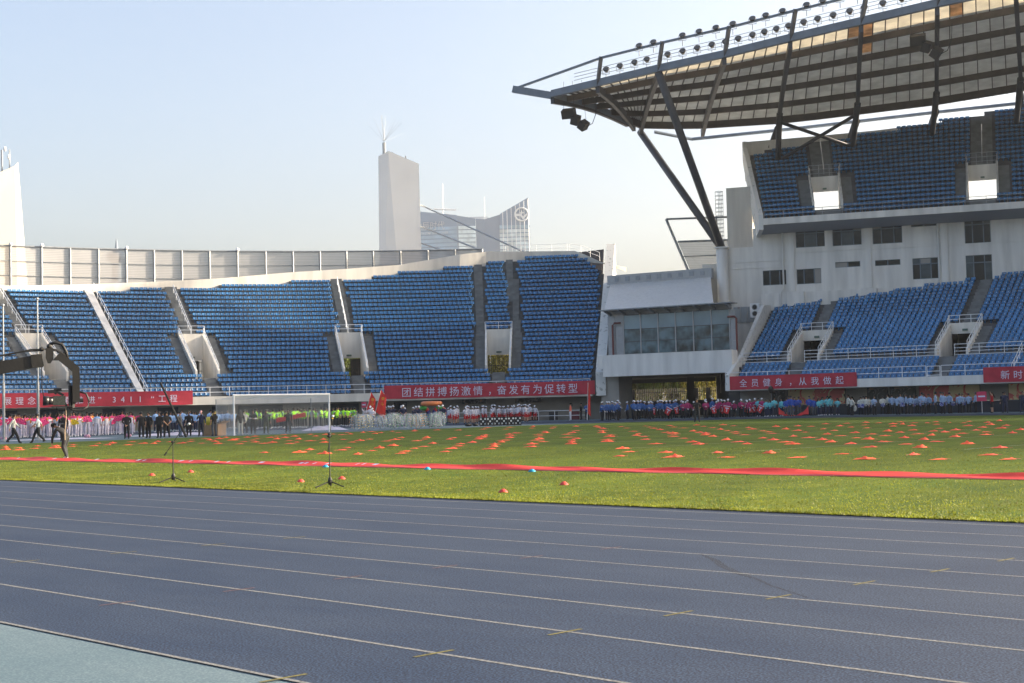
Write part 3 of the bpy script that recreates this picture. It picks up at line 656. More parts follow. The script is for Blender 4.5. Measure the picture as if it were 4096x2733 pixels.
for wi, (a, b, c, d) in enumerate(W_):
    vm = empty('window', (0, 0, 0)); base = Vector(FW((a+b)/2, 0, c)); vm.parent = GS; vm.location = base-GO
    def vb(mb, name, mt): o = mb.build(name, mt, None, base); o.parent = vm; o.location = (0, 0, 0)
    hgt = d-c; cols = [a, a+(b-a)*.3, a+(b-a)*.72, b] if hgt > 1 else [a, (a+b)/2, b]
    rows = [c, c+hgt*.72, d] if hgt > 1.8 else [c, d]
    for x0, x1 in zip(cols, cols[1:]):
        for z0, z1 in zip(rows, rows[1:]):
            mt = glass_dark if rw.random() < .68 else (glass_mid if rw.random() < .6 else blind)
            vb(fbox(FW, x0+.05, x1-.05, -.21, -.17, z0+.05, z1-.05), 'pane', mt)
    for x in cols: vb(fbox(FW, max(a+.002, x-.05), min(b-.002, x+.05), -.2, -.1, c+.003, d-.003), 'mullion', frame_m)
    for z in rows: vb(fbox(FW, a+.004, b-.004, -.19, -.11, max(c+.001, z-.05), min(d-.001, z+.05)), 'transom', frame_m)
for a, b in ((-8.24, -7.55), (-.2, .42), (7.44, 8.13), (16.0, 16.7)): build(fbox(FW, a, b, .003, .16, 13, 19.3), 'pilaster', concrete)
for z, a, b in ((17.1, -7.5, -.25), (17.0, .45, 7.4), (16.95, 8.2, 40), (16.4, -14.9, -8.3), (15.7, -14.9, -8.3)): build(fbox(FW, a, b, .003, .06, z, z+.12), 'ledge', concrete)
build(fbox(FW, -11.2, 40, .005, .28, 8.5, 12.9), 'plinth', concrete)
for a, b in ((-8.4, -6.6), (-1.0, .9)): build(fbox(FW, a, b, .29, .55, 8.5, 12.95), 'plinth_pier', concrete)
pipe_w = mat('white_drainpipe', (.62, .62, .60), .5)
for u, z0 in ((-8.75, 12.9), (7.2, 13)):
    m = MB(); m.tube([FW(u, .15, 19.5), FW(u, .15, z0+.5), FW(u-.35, .42, z0), FW(u-.35, .42, 9.6)], .09, 8); build(m, 'drainpipe', pipe_w)
rust = mat('rusty_sheet', (.30, .34, .37), .7, col2=(.16, .055, .02), scale=.9, detail=8, ramp=(.5, .6), stretch=(1, 1, .35))
for k in range(4): build(fbox(FW, -14.2+.75*k, -13.5+.75*k, .1, .14, 9.9, 11.6), 'sheet_panel', rust)
m = MB(); q = FW(-15.2, .5, 0); m.lathe([(.62, 2.4), (.62, 18.0)], 20, (q[0], q[1], 0)); build(m, 'round_column', concrete, True)
build(fbox(FW, -15.9, -14.5, -.2, 1.2, 18.0, 18.15), 'column_cap', concrete)
build(fbox(FW, -17.6, -15.02, -9, -.5, 6, 16.5), 'side_wing', concrete_warm)
# stair turret and cage ladder beside the upper tier
build(fbox(FW, -15.4, -12.6, -9, -4.0, 17.95, 25.2), 'stair_turret', concrete_warm)
lad = empty('cage_ladder', (0, 0, 0)); lad.parent = GS; lb = Vector(FW(-16.4, -4.0, 17.9)); lad.location = lb-GO
for k in range(14):
    m = MB(); q = Vector(FW(-16.2, -3.9, 19+.45*k)); m.torus(tuple(q), .42, .025, 16, 5); o = m.build('hoop', grey_steel, None, lb); o.parent = lad; o.location = (0, 0, 0)
for du, dv in ((-.42, 0), (.42, 0), (0, .42), (0, -.42), (.3, .3)):
    m = MB(); m.tube([FW(-16.2+du, -3.9+dv, 18), FW(-16.2+du, -3.9+dv, 24.9)], .025, 5); o = m.build('stile', grey_steel, None, lb); o.parent = lad; o.location = (0, 0, 0)

# signs of use on the facade: air conditioner
ac = empty('air_conditioner', FW(-11.7, 1.3, 10.35), FW.a, label='white twin fan air conditioner standing above the lower seats by the wall', cat='air conditioner')
m = MB(); m.box(-.5, .5, -.2, .2, 0, 1.5); m.build('casing', white_steel, ac)
for z in (.4, 1.08):
    m = MB(); m.torus((0, -.21, z), .27, .03, 20, 6, axis='y'); m.build('fan_ring', grey_steel, ac)
    m = MB(); m.sphere((0, -.19, z), .25, 16, 6, (1, .12, 1)); m.build('fan', blackgloss, ac)

# billboard frame left of the grandstand
SF_ = empty('mesh_billboard', FW(-21, -4, 10), label='steel frame with grey mesh screen standing left of the grandstand wall', cat='billboard'); so = SF_.location
pA, pB, pC = FW(-21.8, -3, 21.6), FW(-15.5, -6, 21.6), FW(-16.6, -4.5, 8)
for pts, r in (([FW(-22.3, -4, 22.2), FW(-12.8, -8, 22.4)], .12), ([FW(-22.3, -4, 22.2), FW(-17.2, -5.5, 8.5)], .16), ([FW(-21.1, -4.3, 19.6), FW(-13, -8, 19.8)], .12), ([FW(-20.6, -4.4, 17.9), FW(-13, -7.8, 18.1)], .07), ([FW(-20.1, -4.6, 16.2), FW(-15, -7, 16.4)], .07), ([FW(-19.6, -4.7, 14.6), FW(-15.5, -6.6, 14.7)], .07), ([FW(-18.9, -4.9, 12.6), FW(-15.8, -6.3, 12.7)], .07), ([FW(-17, -6.2, 22.3), FW(-17, -6.2, 12.5)], .11), ([FW(-14.2, -7.4, 22.3), FW(-14.2, -7.4, 17)], .08)):
    m = MB(); m.tube(pts, r, 8); m.build('frame_bar', grey_steel, SF_, so)
m = MB(); m.add([FW(-21.1, -4.35, 19.55), FW(-17.1, -5.6, 9), FW(-13, -7.9, 9), FW(-13, -7.9, 19.7)], [(0, 1, 2, 3)]); m.build('mesh_screen', mesh_mat, SF_, so)

# ------------------------------------------------------------------ roof
RF_ = empty('canopy_roof', FW(0, 0, 30), label='cantilevered steel roof with translucent panels over the grandstand', cat='roof'); RO = RF_.location
def rb(mb, name, mt, sm=False): return mb.build(name, mt, RF_, RO, sm)
FU = [-31, -25.6, -18.7, -11.6, -4.9, 1.9, 8.8, 15.5] + [15.5+7*k for k in range(1, 23)]
BU = [-27, -27, -27, -19.5, -10.7, -1.7, 7, 16] + [16+7*k for k in range(1, 23)]
def fz(u):
    T = [(-36, 34.2), (-31, 34.4), (-18.5, 35.2), (-11.4, 35.5), (-4.4, 36.0), (8.8, 36.8), (17, 37.1), (200, 37.8)]
    for a, b in zip(T, T[1:]):
        if u <= b[0]: return a[1]+(b[1]-a[1])*(u-a[0])/(b[0]-a[0])
def fv(u): return min(22, 10+.25*(u+31))
def bz(u):
    T = [(-30, 34.8), (-21, 33.7), (-9.5, 33.3), (7, 33.8), (16, 34.5), (200, 34.8)]
    for a, b in zip(T, T[1:]):
        if u <= b[0]: return a[1]+(b[1]-a[1])*(u-a[0])/(b[0]-a[0])
def Fp(k): 
    i = min(int(k), len(FU)-2); f = k-i; u = FU[i]+(FU[i+1]-FU[i])*f; return Vector(FW(u, fv(u), fz(u)))
def Bp(k):
    i = min(int(k), len(BU)-2); f = k-i; u = BU[i]+(BU[i+1]-BU[i])*f; return Vector(FW(u, -12 + (0 if k >= 2 else (2-k)*3.0), bz(u)))
def rp(k, t, dz=0): q = Fp(k).lerp(Bp(k), t); return q + Vector((0, 0, dz + .45*math.sin(math.pi*t)))
TT = [.01, .17, .36, .55, .74, .92, 1.0]
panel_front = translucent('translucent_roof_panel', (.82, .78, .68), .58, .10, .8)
panel_back = translucent('grey_roof_panel', (.62, .64, .64), .26, .12, .8)
panel_stain = translucent('stained_roof_panel', (.52, .38, .24), .5, .35, .8)
def panel(k0, k1, t0, t1, mb):
    a, b, c, d = rp(k0, t0, .3), rp(k1, t0, .3), rp(k1, t1, .3), rp(k0, t1, .3)
    if (a-b).length < .02 and (c-d).length < .02: return False
    n = Vector((0, 0, .05)); mb.add([a, b, c, d, a+n, b+n, c+n, d+n], [(3, 2, 1, 0), (4, 5, 6, 7), (0, 1, 5, 4), (1, 2, 6, 5), (2, 3, 7, 6), (3, 0, 4, 7)]); return True
rest = MB()
for k in range(len(FU)-1):
    for j in range(6):
        for r in range(6):
            mb = MB() if k < 8 else rest
            panel(k+(j+.03)/6, k+(j+.97)/6, TT[r]+.0004, TT[r+1]-.0004, mb)
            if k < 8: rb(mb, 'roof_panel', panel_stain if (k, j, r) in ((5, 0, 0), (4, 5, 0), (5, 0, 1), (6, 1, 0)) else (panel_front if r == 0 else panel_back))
tag(rb(rest, 'roof_panels', panel_back), kind='stuff')
for k in range(len(FU)-1):
    for j in range(6):
        if j == 0 or k > 8: continue
        m = MB(); pts = [rp(k+j/6, t, .2) for t in (0, .2, .4, .6, .8, 1)]
        for a, b in zip(pts, pts[1:]): m.bar(a, b, .10, .16)
        rb(m, 'roof_rib', dark_steel)
for t, mt, wd, ht in ((.17, brown_steel, .3, .62), (.36, brown_steel, .3, .62), (.55, brown_steel, .3, .62), (.74, brown_steel, .3, .62), (.92, brown_steel, .4, .8)):
    m = MB()
    pts = [rp(k, t, -.25) for k in [x*.5 for x in range(0, 2*len(FU)-2)]]
    for a, b in zip(pts, pts[1:]): m.bar(a, b, wd, ht)
    rb(m, 'purlin', mt)
for k in range(0, len(FU)-1):
    m = MB(); pts = [rp(k, t, -.55) for t in (0, .2, .4, .6, .8, 1.0)]
    for a, b in zip(pts, pts[1:]): m.bar(a, b, .4, .8)
    rb(m, 'rafter', dark_steel)
m = MB(); pts = [Fp(k)+Vector((0, 0, .1)) for k in range(len(FU)-1)]
for a, b in zip(pts, pts[1:]): m.bar(a, b, .45, .72)
rb(m, 'front_beam', blue_steel)
tip = Vector(FW(-35.6, 9.2, 35.6))
m = MB()
for a, b in ((tip, Fp(0)+Vector((0, 0, -.1))), (Fp(0), rp(0, .5, -.3)), (rp(0, .5, -.3), rp(0, 1, -.4))): m.bar(a, b, .45, .75)
rb(m, 'edge_spar', blue_steel)
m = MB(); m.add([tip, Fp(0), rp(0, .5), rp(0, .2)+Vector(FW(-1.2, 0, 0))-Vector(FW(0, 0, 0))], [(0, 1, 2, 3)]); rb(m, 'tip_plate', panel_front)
off = Vector(FW(.7, .9, 2.45))-Vector(FW(0, 0, 0))
top = [tip] + [Fp(k)+off for k in range(1, len(FU)-1)]
m = MB()
for a, b in zip(top, top[1:]): m.bar(a, b, .22, .22)
rb(m, 'light_rail', blue_steel)
for k in range(1, len(FU)-1): m = MB(); m.bar(Fp(k)+Vector((0, 0, -.2)), Fp(k)+off*1.05, .3, .4); rb(m, 'rail_post', dark_steel)
for h in (.95, 1.3, 1.65):
    m = MB(); m.tube([Fp(k)+Vector((0, 0, h)) for k in [x*.5 for x in range(1, 2*len(FU)-3)]], .03, 5); rb(m, 'walkway_rail', grey_steel)
# struts and columns
sb = Vector(FW(-15.2, .5, 18.0))
for q in (Fp(2)+Vector((0, 0, -.3)), rp(2, 1, -.5)):
    m = MB(); m.tube([sb, q], .42, 12); rb(m, 'strut', dark_steel, True)
cb = []
for k, u, v in ((4, -10.4, -8.2), (5, -2.2, -9.6), (6, 6.4, -10.6), (7, 15.3, -11.6), (8, 24.2, -12.4), (9, 33, -13)):
    j = (2.4-v)/.8; b = Vector(Uq(u-su(u)*v, v, 20.65+.6*int(j))); t = rp(k, .80, -.6); cb.append((b, t)); m = MB(); m.tube([b, t], .3, 10, r2=.36); rb(m, 'column', dark_steel, True)
for (b, t), (b2, t2) in ((cb[0], cb[1]),):
    m = MB(); m.tube([b, t2.lerp(b2, .25)], .2, 8); rb(m, 'brace', dark_steel, True); m = MB(); m.tube([t.lerp(b, .18), b2], .2, 8); rb(m, 'brace', dark_steel, True)
m = MB(); m.tube([FW(-25.5, -13, 34.0), FW(-21.5, -15.5, 33.2), FW(-9, -15.5, 33.4), FW(8, -15.5, 33.9), FW(20, -15.8, 34.2), FW(32, -16, 34.4), FW(46, -16, 34.6)], .2, 8); rb(m, 'back_tie', blue_steel)
for k, (u, v, z) in enumerate(((-11.4, -10.6, 31.4), (-2.6, -11.9, 31.7), (6, -13.6, 32.3), (15.2, -15, 32.9))):
    m = MB(); m.bar(FW(u, v-.2, z-1), Vector(rp(4+k, .97, -.6)), .5, .7); rb(m, 'back_post', dark_steel)
# floodlights along the roof edge
lamp_face = mat('floodlight_glass', (.05, .055, .06), .15, spec=.7)
def flood_mesh():
    m = MB(); prof = [(.05, .34), (.16, .30), (.26, .12), (.30, -.02), (.29, -.06)]
    vs = []
    n = 14
    for r, y in prof:
        for j in range(n): t = 2*math.pi*j/n; vs.append((r*math.cos(t), y, r*math.sin(t)))
    fs = [(i*n+j, i*n+(j+1) % n, (i+1)*n+(j+1) % n, (i+1)*n+j) for i in range(len(prof)-1) for j in range(n)] + [tuple(range(n))]
    m.add(vs, fs); return m
fl_body = flood_mesh().mesh('lamp_body', blackgloss, smooth=True)
mm = MB(); mm.lathe([(.28, 0), (.28, .01)], 14); fl_glass = mm.mesh('lamp_glass', lamp_face); fl_glass.transform(Matrix.Rotation(R_(90), 4, 'X') @ Matrix.Translation((0, 0, .05)))
mm = MB(); mm.bar((-.33, 0, 0), (-.33, 0, -.5), .04, .04); mm.bar((.33, 0, 0), (.33, 0, -.5), .04, .04); mm.bar((-.35, 0, -.5), (.35, 0, -.5), .04, .04); mm.bar((0, 0, -.5), (0, 0, -1.0), .06, .06); fl_yoke = mm.mesh('yoke', grey_steel)
fl = []
for row, ks in (('upper', [1.62, 1.85, 2.3, 2.55, 2.8, 3.05, 3.35, 3.55, 3.8, 4.15, 4.38, 4.62, 4.86, 5.1, 5.35, 5.6, 5.85, 6.1, 6.4, 6.7]), ('lower', [1.15, 1.38, 1.62, 1.82, 2.15, 2.38, 2.6, 2.82, 3.02, 3.22, 3.44, 3.62, 3.8, 3.98, 4.2, 4.4, 4.62, 4.85, 5.05, 5.3, 5.55, 5.8, 6.1, 6.35, 6.6, 6.85])):
    ks = sorted(ks); 
    for n_, k in enumerate(ks):
        q = Fp(k) + (Vector(off)*1.12 if row == 'upper' else Vector((0, 0, 1.35)))
        lab = ('round black floodlight above the top rail of the roof edge, %s from the tip' if row == 'upper' else 'round black floodlight on the roof edge walkway, %s from the tip') % ordinal(n_+1)
        e = empty('floodlight', q, FW.a, label=lab, cat='floodlight', group='round floodlights along the roof edge')
        for nm, me in (('lamp_body', fl_body), ('lamp_glass', fl_glass)): inst(nm, me, e, (0, 0, 0), (R_(-38), 0, 0))
        inst('yoke', fl_yoke, e); e.scale = (1.12, 1.12, 1.12)
# hanging speaker clusters
def speaker(loc, rz, tilt, label, hang):
    e = empty('speaker_cluster', loc, rz, label=label, cat='speaker')
    for i, (x, z, a) in enumerate(((0, 0, 0), (.75, -.75, .35), (1.6, -1.4, .7))):
        m = MB(); m.box(-.7 if i == 0 else -.4, .7 if i == 0 else .4, -.5, .5, -.45, .45); o = m.build('cabinet' , black, e); o.location = (x, 0, z); o.rotation_euler = (tilt, a, 0)
    m = MB()
    for p in ((-.6, 0, .4), (.6, 0, .4), (1.9, 0, -.9)): m.tube([p, (p[0]*.8, 0, hang)], .02, 4)
    m.tube([(1.9, 0, -1.6), (2.6, 0, -1.3), (3.0, 0, -.3), (3.1, 0, 1.2)], .04, 5)
    m.build('cable', black, e)
speaker(Vector(FW(-29.81, 8, 32.65)), FW.a, .5, 'black speaker cluster hanging below the pointed tip of the roof', 3.5)
speaker(rp(5.75, .13, -1.6), FW.a, .5, 'black speaker cluster hanging under the roof panels at upper right', 1.2)

# ------------------------------------------------------------------ gate building between the stands
GB = empty('gate_building', FS(-19, -6, 0), label='white gate building with glazed storey over a dark tunnel', cat='building'); G0 = GB.location
def gb(mb, name, mt): return mb.build(name, mt, GB, G0)
gb(fbox(FS, -25.2, -11.4, -4.0, -2.6, 4.2, 6.35), 'beam', concrete)
gb(fbox(FS, -25.8, -25.21, -4.0, -2.6, 5.0, 6.35), 'beam', concrete)
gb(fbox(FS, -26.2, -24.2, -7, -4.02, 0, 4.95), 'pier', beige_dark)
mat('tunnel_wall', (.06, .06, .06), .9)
def GT(u, w, z): return FS(u-.48*(w-4), -w, z)
def tbox(a, b, w0, w1, z0, z1): m = MB(); m.box(a, b, w0, w1, z0, z1, GT); return m
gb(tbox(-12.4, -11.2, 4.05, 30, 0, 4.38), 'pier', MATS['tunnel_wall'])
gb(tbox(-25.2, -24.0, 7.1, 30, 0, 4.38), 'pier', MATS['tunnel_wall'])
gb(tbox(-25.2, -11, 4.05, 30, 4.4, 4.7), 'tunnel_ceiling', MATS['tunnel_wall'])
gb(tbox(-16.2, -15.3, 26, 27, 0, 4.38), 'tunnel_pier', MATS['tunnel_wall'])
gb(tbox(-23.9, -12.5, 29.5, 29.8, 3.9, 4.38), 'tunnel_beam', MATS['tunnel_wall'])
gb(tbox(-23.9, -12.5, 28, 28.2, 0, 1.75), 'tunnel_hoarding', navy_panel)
alu = mat('aluminium_cladding', (.34, .35, .36), .5, metal=.2, var=.05); curt = mat('curtain_wall_glass_sky', (.17, .255, .31), .05, spec=.9, var=.22, scale=.35); curt2 = mat('curtain_wall_glass_low', (.075, .125, .15), .05, spec=.8, var=.7, scale=.9, detail=2)  # upper panes carry the bluish sky reflection in their base colour
gb(tbox(-25.3, -11.7, 6.26, 15, 6.36, 11.08), 'storey_core', alu)
cols = [-24.55 + 1.93*k for k in range(7)]
for a, b in zip(cols, cols[1:]):
    for (c, d), mt in zip(((6.5, 7.75), (7.75, 9.0), (9.0, 10.45)), (curt2, curt2, curt)): gb(fbox(FS, a+.06, b-.06, -6.2, -6.14, c+.03, d-.03), 'pane', mt)
for x in cols: gb(fbox(FS, x-.06, x+.06, -6.2, -6.05, 6.4, 10.5), 'mullion', alu)
for z in (6.45, 7.75, 9.0, 10.46): gb(fbox(FS, -24.6, -12.9, -6.19, -6.09, z-.03, z+.03), 'transom', dark_steel)
for a, b in ((-26.35, -25.5), (-25.48, -24.65), (-12.9, -12.35)):
    for c, d in ((6.4, 7.35), (7.38, 8.4), (8.43, 9.4), (9.43, 10.4)): gb(fbox(FS, a, b-.02, -6.24, -6.12, c, d), 'cladding_panel', alu)
gb(fbox(FS, -26.6, -12.2, -6.3, -4.6, 10.95, 11.05), 'canopy', grey_steel)
for k in range(9): m = MB(); u = -26 + 1.65*k; m.bar(FS(u, -6.2, 10.55), FS(u, -4.7, 10.95), .12, .25); gb(m, 'canopy_bracket', grey_steel)
redpipe = mat('red_brown_pipe', (.14, .035, .03), .5)
for u, s in ((-25.7, 1), (-12.2, -1)):
    m = MB(); m.tube([FS(u+s*.9, -5.9, 9.7), FS(u+s*.2, -5.9, 9.7), FS(u, -5.9, 9.5), FS(u, -5.9, 6.3)], .1, 8); gb(m, 'red_pipe', redpipe)
corr = mat('white_corrugated_sheet', (.70, .71, .71), .5, metal=.1, var=.06)
m = MB(); nC = 96
for k in range(nC):
    u0, u1 = -27.2+12.2*k/nC, -27.2+12.2*(k+1)/nC; um = (u0+u1)/2
    for a, b, za, zb in ((u0, um, 0, .07), (um, u1, .07, 0)): m.quad(FS(a, -7, 11.1+za), FS(b, -7, 11.1+zb), FS(b-5.4, -19, 14.9+zb), FS(a-5.4, -19, 14.9+za))
gb(m, 'corrugated_roof', corr)
gb(fbox(FS, -33.0, -20.3, -19.6, -19.02, 14.8, 15.95), 'roof_fascia', alu)
for k in range(9): gb(fbox(FS, -32.0+1.3*k, -31.5+1.3*k, -19.0, -18.95, 15.2, 15.7), 'vent', grey_steel)
# iron fence seen through the tunnel
TF = empty('iron_fence', GT(-18, 33, 0), label='black iron fence seen through the tunnel behind the people in blue', cat='fence'); t0 = TF.location
for k in range(52):
    m = MB(); u = -24.8+.25*k; m.tube([GT(u, 33, 0), GT(u, 33, 3.25)], .025, 4); m.build('bar', black, TF, t0)
for z in (.3, 1.7, 2.8): m = MB(); m.tube([GT(-25, 33, z), GT(-11.5, 33, z)], .04, 4); m.build('rail', black, TF, t0)
for u in (-23.3, -14.9, -13.3): m = tbox(u-.3, u+.3, 32.8, 33.2, 0, 3.2); m.build('post', black, TF, t0)
vs, fs = text_mesh('奥体中心', .75, .02)
m = MB(); m.add([GT(-16.9-x, 33.1-z, 2.05+y) for x, y, z in vs], fs); m.build('fence_lettering', black, TF, t0)
tag(TF, 'black iron fence seen through the tunnel behind the people in blue', 'fence')
# dark corrugated roof behind the end of the curved stand
DR = MB(); t = [bp(53.9, 91.0, 17.6), bp(56.2, 89.0, 16.8), bp(56.0, 93, 20.6), bp(53.4, 94, 20.4)]; DR.add(t+[(x, y, z-.3) for x, y, z in t], [(0, 1, 2, 3), (7, 6, 5, 4), (0, 4, 5, 1), (1, 5, 6, 2), (2, 6, 7, 3), (3, 7, 4, 0)])
tag(DR.build('ridged_roof', mat('dark_brown_sheet', (.045, .038, .034), .6, var=.3, scale=2, stretch=(4, 4, .2)), org=bp(55, 92, 18)), 'small dark ridged roof behind the top corner of the curved stand', 'roof')

# ------------------------------------------------------------------ background: towers, glass building, trees
tower_white = mat('tower_white_concrete', (.78, .77, .74), .8, var=.05, scale=.1)
def dirs(x, y):
    f = Vector((x, y, 0)).normalized(); return Vector((f.y, -f.x, 0)), f      # right, away
TW = empty('white_tower', (-179.5, 151.7, 0), label='tall white wedge tower with cables and spiky antenna behind the curved stand', cat='tower')
r, f = dirs(-179.5, 151.7); O = TW.location
def tp(a, b, z): return O + r*a + f*b + Vector((0, 0, z))
bot = [(-3.75, 2.2), (1.0, -.6), (3.75, -1.2), (2.5, 9), (-2.5, 9)]; topz = [43.7, 44.2, 41.9, 41.9, 43.7]; tops = [(-3.3, 2.0), (-1.6, -.2), (3.35, -.9), (2.4, 9), (-2.4, 9)]
m = MB(); A = [tp(a, b, -.5) for a, b in bot]; Bv = [tp(a, b, z) for (a, b), z in zip(tops, topz)]; n = 5
m.add(A+Bv, [tuple(range(5))[::-1], (5, 6, 7, 8, 9)]+[(i, (i+1) % 5, 5+(i+1) % 5, 5+i) for i in range(5)]); m.build('shaft', tower_white, TW, O)
m = MB(); c0 = tp(-2.3, 2, 44); m.tube([c0, c0+Vector((0, 0, 2.0))], .28, 6)
for k in range(22):
    a = 2*math.pi*k/22*1.0; el = R_(random.choice([24, 45, 66, 84])); d = Vector((math.cos(a)*math.cos(el), math.sin(a)*math.cos(el), math.sin(el))); m.tube([c0+Vector((0, 0, 2.2)), c0+Vector((0, 0, 2.2))+d*4.4], .016, 4, r2=.010)
m.build('spiky_antenna', grey_steel, TW, O)
for a in (-.6, 1.5): m = MB(); q = tp(a, 2, 42.8-.3*a); m.tube([q, q+Vector((-.25, -.2, 1.4))], .09, 5); m.build('lightning_rod', dark_steel, TW, O)
for z, (ex, ey, ez) in ((35.4, (-129.1, 129.7, 21.4)), (31.8, (-132.6, 126.1, 21.5)), (29.0, (-135.7, 122.8, 21.5))):
    m = MB(); a = tp(3.4, 1, z); e = Vector((ex, ey, ez)); m.tube([a, a.lerp(e, 1.06)], .13, 6); m.build('cable', grey_steel, TW, O)
T1 = empty('white_tower', (-189.6, 88.5, 0), label='sunlit white tower with antenna dishes at the left edge', cat='tower')
r, f = dirs(-189.6, 88.5); O = T1.location
m = MB()
bot = [(-14, -3), (2.0, -1), (4.6, .6), (4, 9), (-14, 9)]; tops = [(-14, -3), (1.6, -.6), (2.0, -.1), (1.9, 8), (-14, 8)]; topz = [28.5, 36.6, 37.2, 37.2, 28.5]
A = [tp(a, b, -.5) for a, b in bot]; Bv = [tp(a, b, z) for (a, b), z in zip(tops, topz)]
m.add(A+Bv, [tuple(range(5))[::-1], (5, 6, 7, 8, 9)]+[(i, (i+1) % 5, 5+(i+1) % 5, 5+i) for i in range(5)]); m.build('shaft', mat('tower_cream_concrete', (.47, .44, .39), .8, var=.05, scale=.1), T1, O)
for a, h, rr in ((.9, 2.6, .08), (-.1, 3.0, .12), (-.5, 7.5, .02), (-1.5, 2.0, .14)):
    m = MB(); q = tp(a, .5, 36.0+a*.48); m.tube([q-Vector((0, 0, .5)), q+Vector((0, 0, h))], rr, 6); m.build('mast', grey_steel, T1, O)
for a, z in ((.8, 37.9), (.3, 39.0), (-.9, 36.6)): m = MB(); q = tp(a, 0, z); m.sphere(q, .36, 12, 8, (.6, .6, 1)); m.build('dish', white_steel, T1, O)
# glass office tower
GTW = empty('glass_office_tower', (-952, 884, 0), label='distant blue glass office tower with roof sign and round emblem', cat='building')
r, f = dirs(-952, 884); O = GTW.location
def tp(a, b, z): return O + r*(2*a) + f*(2*b) + Vector((0, 0, 2*z))
gl_mid = mat('tower_glass_mid', (.17, .30, .42), .15, spec=.5, var=.25, scale=.08); gl = mat('tower_glass', (.085, .16, .27), .15, spec=.5, var=.12, scale=.05); gl_lit = mat('tower_glass_lit', (.42, .52, .56), .12, spec=.6, var=.3, scale=.12); gl_dk = mat('tower_glass_dark', (.07, .13, .22), .2); spandrel = mat('tower_spandrel', (.10, .14, .19), .4); fin = mat('tower_fin', (.55, .58, .60), .4)  # brightest glass copy has the light on the lit faces put into its colour
def wallpoly(pts, mt, name, depth=3.0):
    m = MB(); m.prism([tp(*q) for q in pts], f*depth); return m.build(name, mt, GTW, O)
wallpoly([(-32, 6, 0), (-4.2, 0, 0), (-4.2, 0, 89.5), (-32, 6, 93.5)], gl, 'west_wall')
wallpoly([(-4.15, .02, 0), (4.6, .5, 0), (4.2, .5, 87.8), (-4.15, .02, 89.3)], gl_dk, 'centre_wall')
wallpoly([(4.8, 2.0, 0), (15.4, 1, 0), (15.8, 1, 89.6), (8.5, 2.0, 87.6), (4.4, 2.0, 88)], gl_dk, 'recess_wall')
wallpoly([(15, .6, 0), (29.3, 0, 0), (28.6, 0, 97.0), (15.6, .6, 89.8)], gl, 'east_wall')
for k in range(9):
    z = 84.4-1.9*k
    m = MB(); m.prism([tp(-3.6, -.25, z-1.5), tp(4.2, .2, z-1.5), tp(4.2, .2, z), tp(-3.6, -.25, z)], f*.4); m.build('window_band', gl_lit, GTW, O)
    m = MB(); m.prism([tp(-31.8, 5.75, z-1.4), tp(-4.3, -.2, z-1.4), tp(-4.3, -.2, z), tp(-31.8, 5.75, z)], f*.4); m.build('window_band', gl_mid, GTW, O)
    m = MB(); m.prism([tp(15.2, .35, z-1.5), tp(29.1, -.2, z-1.5), tp(29.1, -.2, z), tp(15.2, .35, z)], f*.4); m.build('window_band', gl_lit if k else gl_mid, GTW, O)
for k in range(7): m = MB(); u = 17+1.95*k; m.tube([tp(u, -.3, 45), tp(u-.25, -.3, 89.4+ (u-15.5)*.53)], .26, 4); m.build('fin', fin, GTW, O)
vs, fs = text_mesh('北辰时代', 4.3, .05); m = MB(); m.add([tp(-23.6+x*.80, 3.7-(x*.8)*.216, 83.4+y) for x, y, z in vs], fs); m.build('roof_sign', fin, GTW, O)
vs, fs = text_mesh('NORTH STAR TIMES TOWER', 1.5, .05); m = MB(); m.add([tp(-23.4+x*.78, 3.6-(x*.78)*.216, 81.2+y) for x, y, z in vs], fs); m.build('roof_sign', fin, GTW, O)
m = MB(); c0 = (25.4, -.5, 89.2)
ringp = []
m.torus((0, 0, 0), 3.0, .38, 28, 6)
for pts in ([(-2.6, -.8), (-.6, -.8), (.6, -2.4), (2.6, -.4), (2.4, .6), (.7, -1.0), (-.4, .3), (-2.6, .3)], [(0, 2.3), (.35, .95), (1.5, .7), (.35, .45), (0, -.6), (-.35, .45), (-1.5, .7), (-.35, .95)]): m.prism([(x, y, -.1) for x, y in pts], (0, 0, .2))
m.v = [tuple(tp(c0[0]+x, c0[1]+z, c0[2]+y)) for x, y, z in m.v]; m.build('round_emblem', fin, GTW, O)
m = MB(); m.tube([tp(-10.6, 3, 88), tp(-10.4, 3, 104.5)], .7, 5, r2=.3); m.tube([tp(-14.5, 1, 92.6), tp(-4.6, 1, 92.0)], .8, 5); m.tube([tp(-4.8, 1, 92.0), tp(-3.4, 1, 93.0)], .2, 4); m.tube([tp(8.6, 3, 88), tp(8.6, 3, 98)], .16, 4); m.box(-1, 1, -1, 1, -1, 1, lambda a, b, c: tuple(tp(5.5+a*4.5, 6+b, 88.2+c))); m.build('roof_crane', fin, GTW, O)
# far observation tower behind the screen
OT = empty('observation_tower', (-785.9, 438.6, 0), label='faint far observation tower with spire seen through the mesh screen', cat='tower')
zt, zb_, zc = 110.5, 97.5, 87.6
m = MB(); m.lathe([(4.5, 0), (4.5, zc-4)], 14); m.build('shaft', spandrel, OT)
m = MB(); m.lathe([(4.5, zc-16), (8, zc-14), (8.5, zc-6), (5, zc-4)], 18); m.build('lower_pod', spandrel, OT)
m = MB(); m.lathe([(3, zc-4), (3, zb_-2), (6, zb_+1), (6.3, zb_+3), (2.2, zb_+6)], 16); m.build('upper_pod', spandrel, OT)
m = MB(); m.tube([(0, 0, zb_+5), (0, 0, zt)], 1.3, 8, r2=.25); m.build('spire', spandrel, OT)
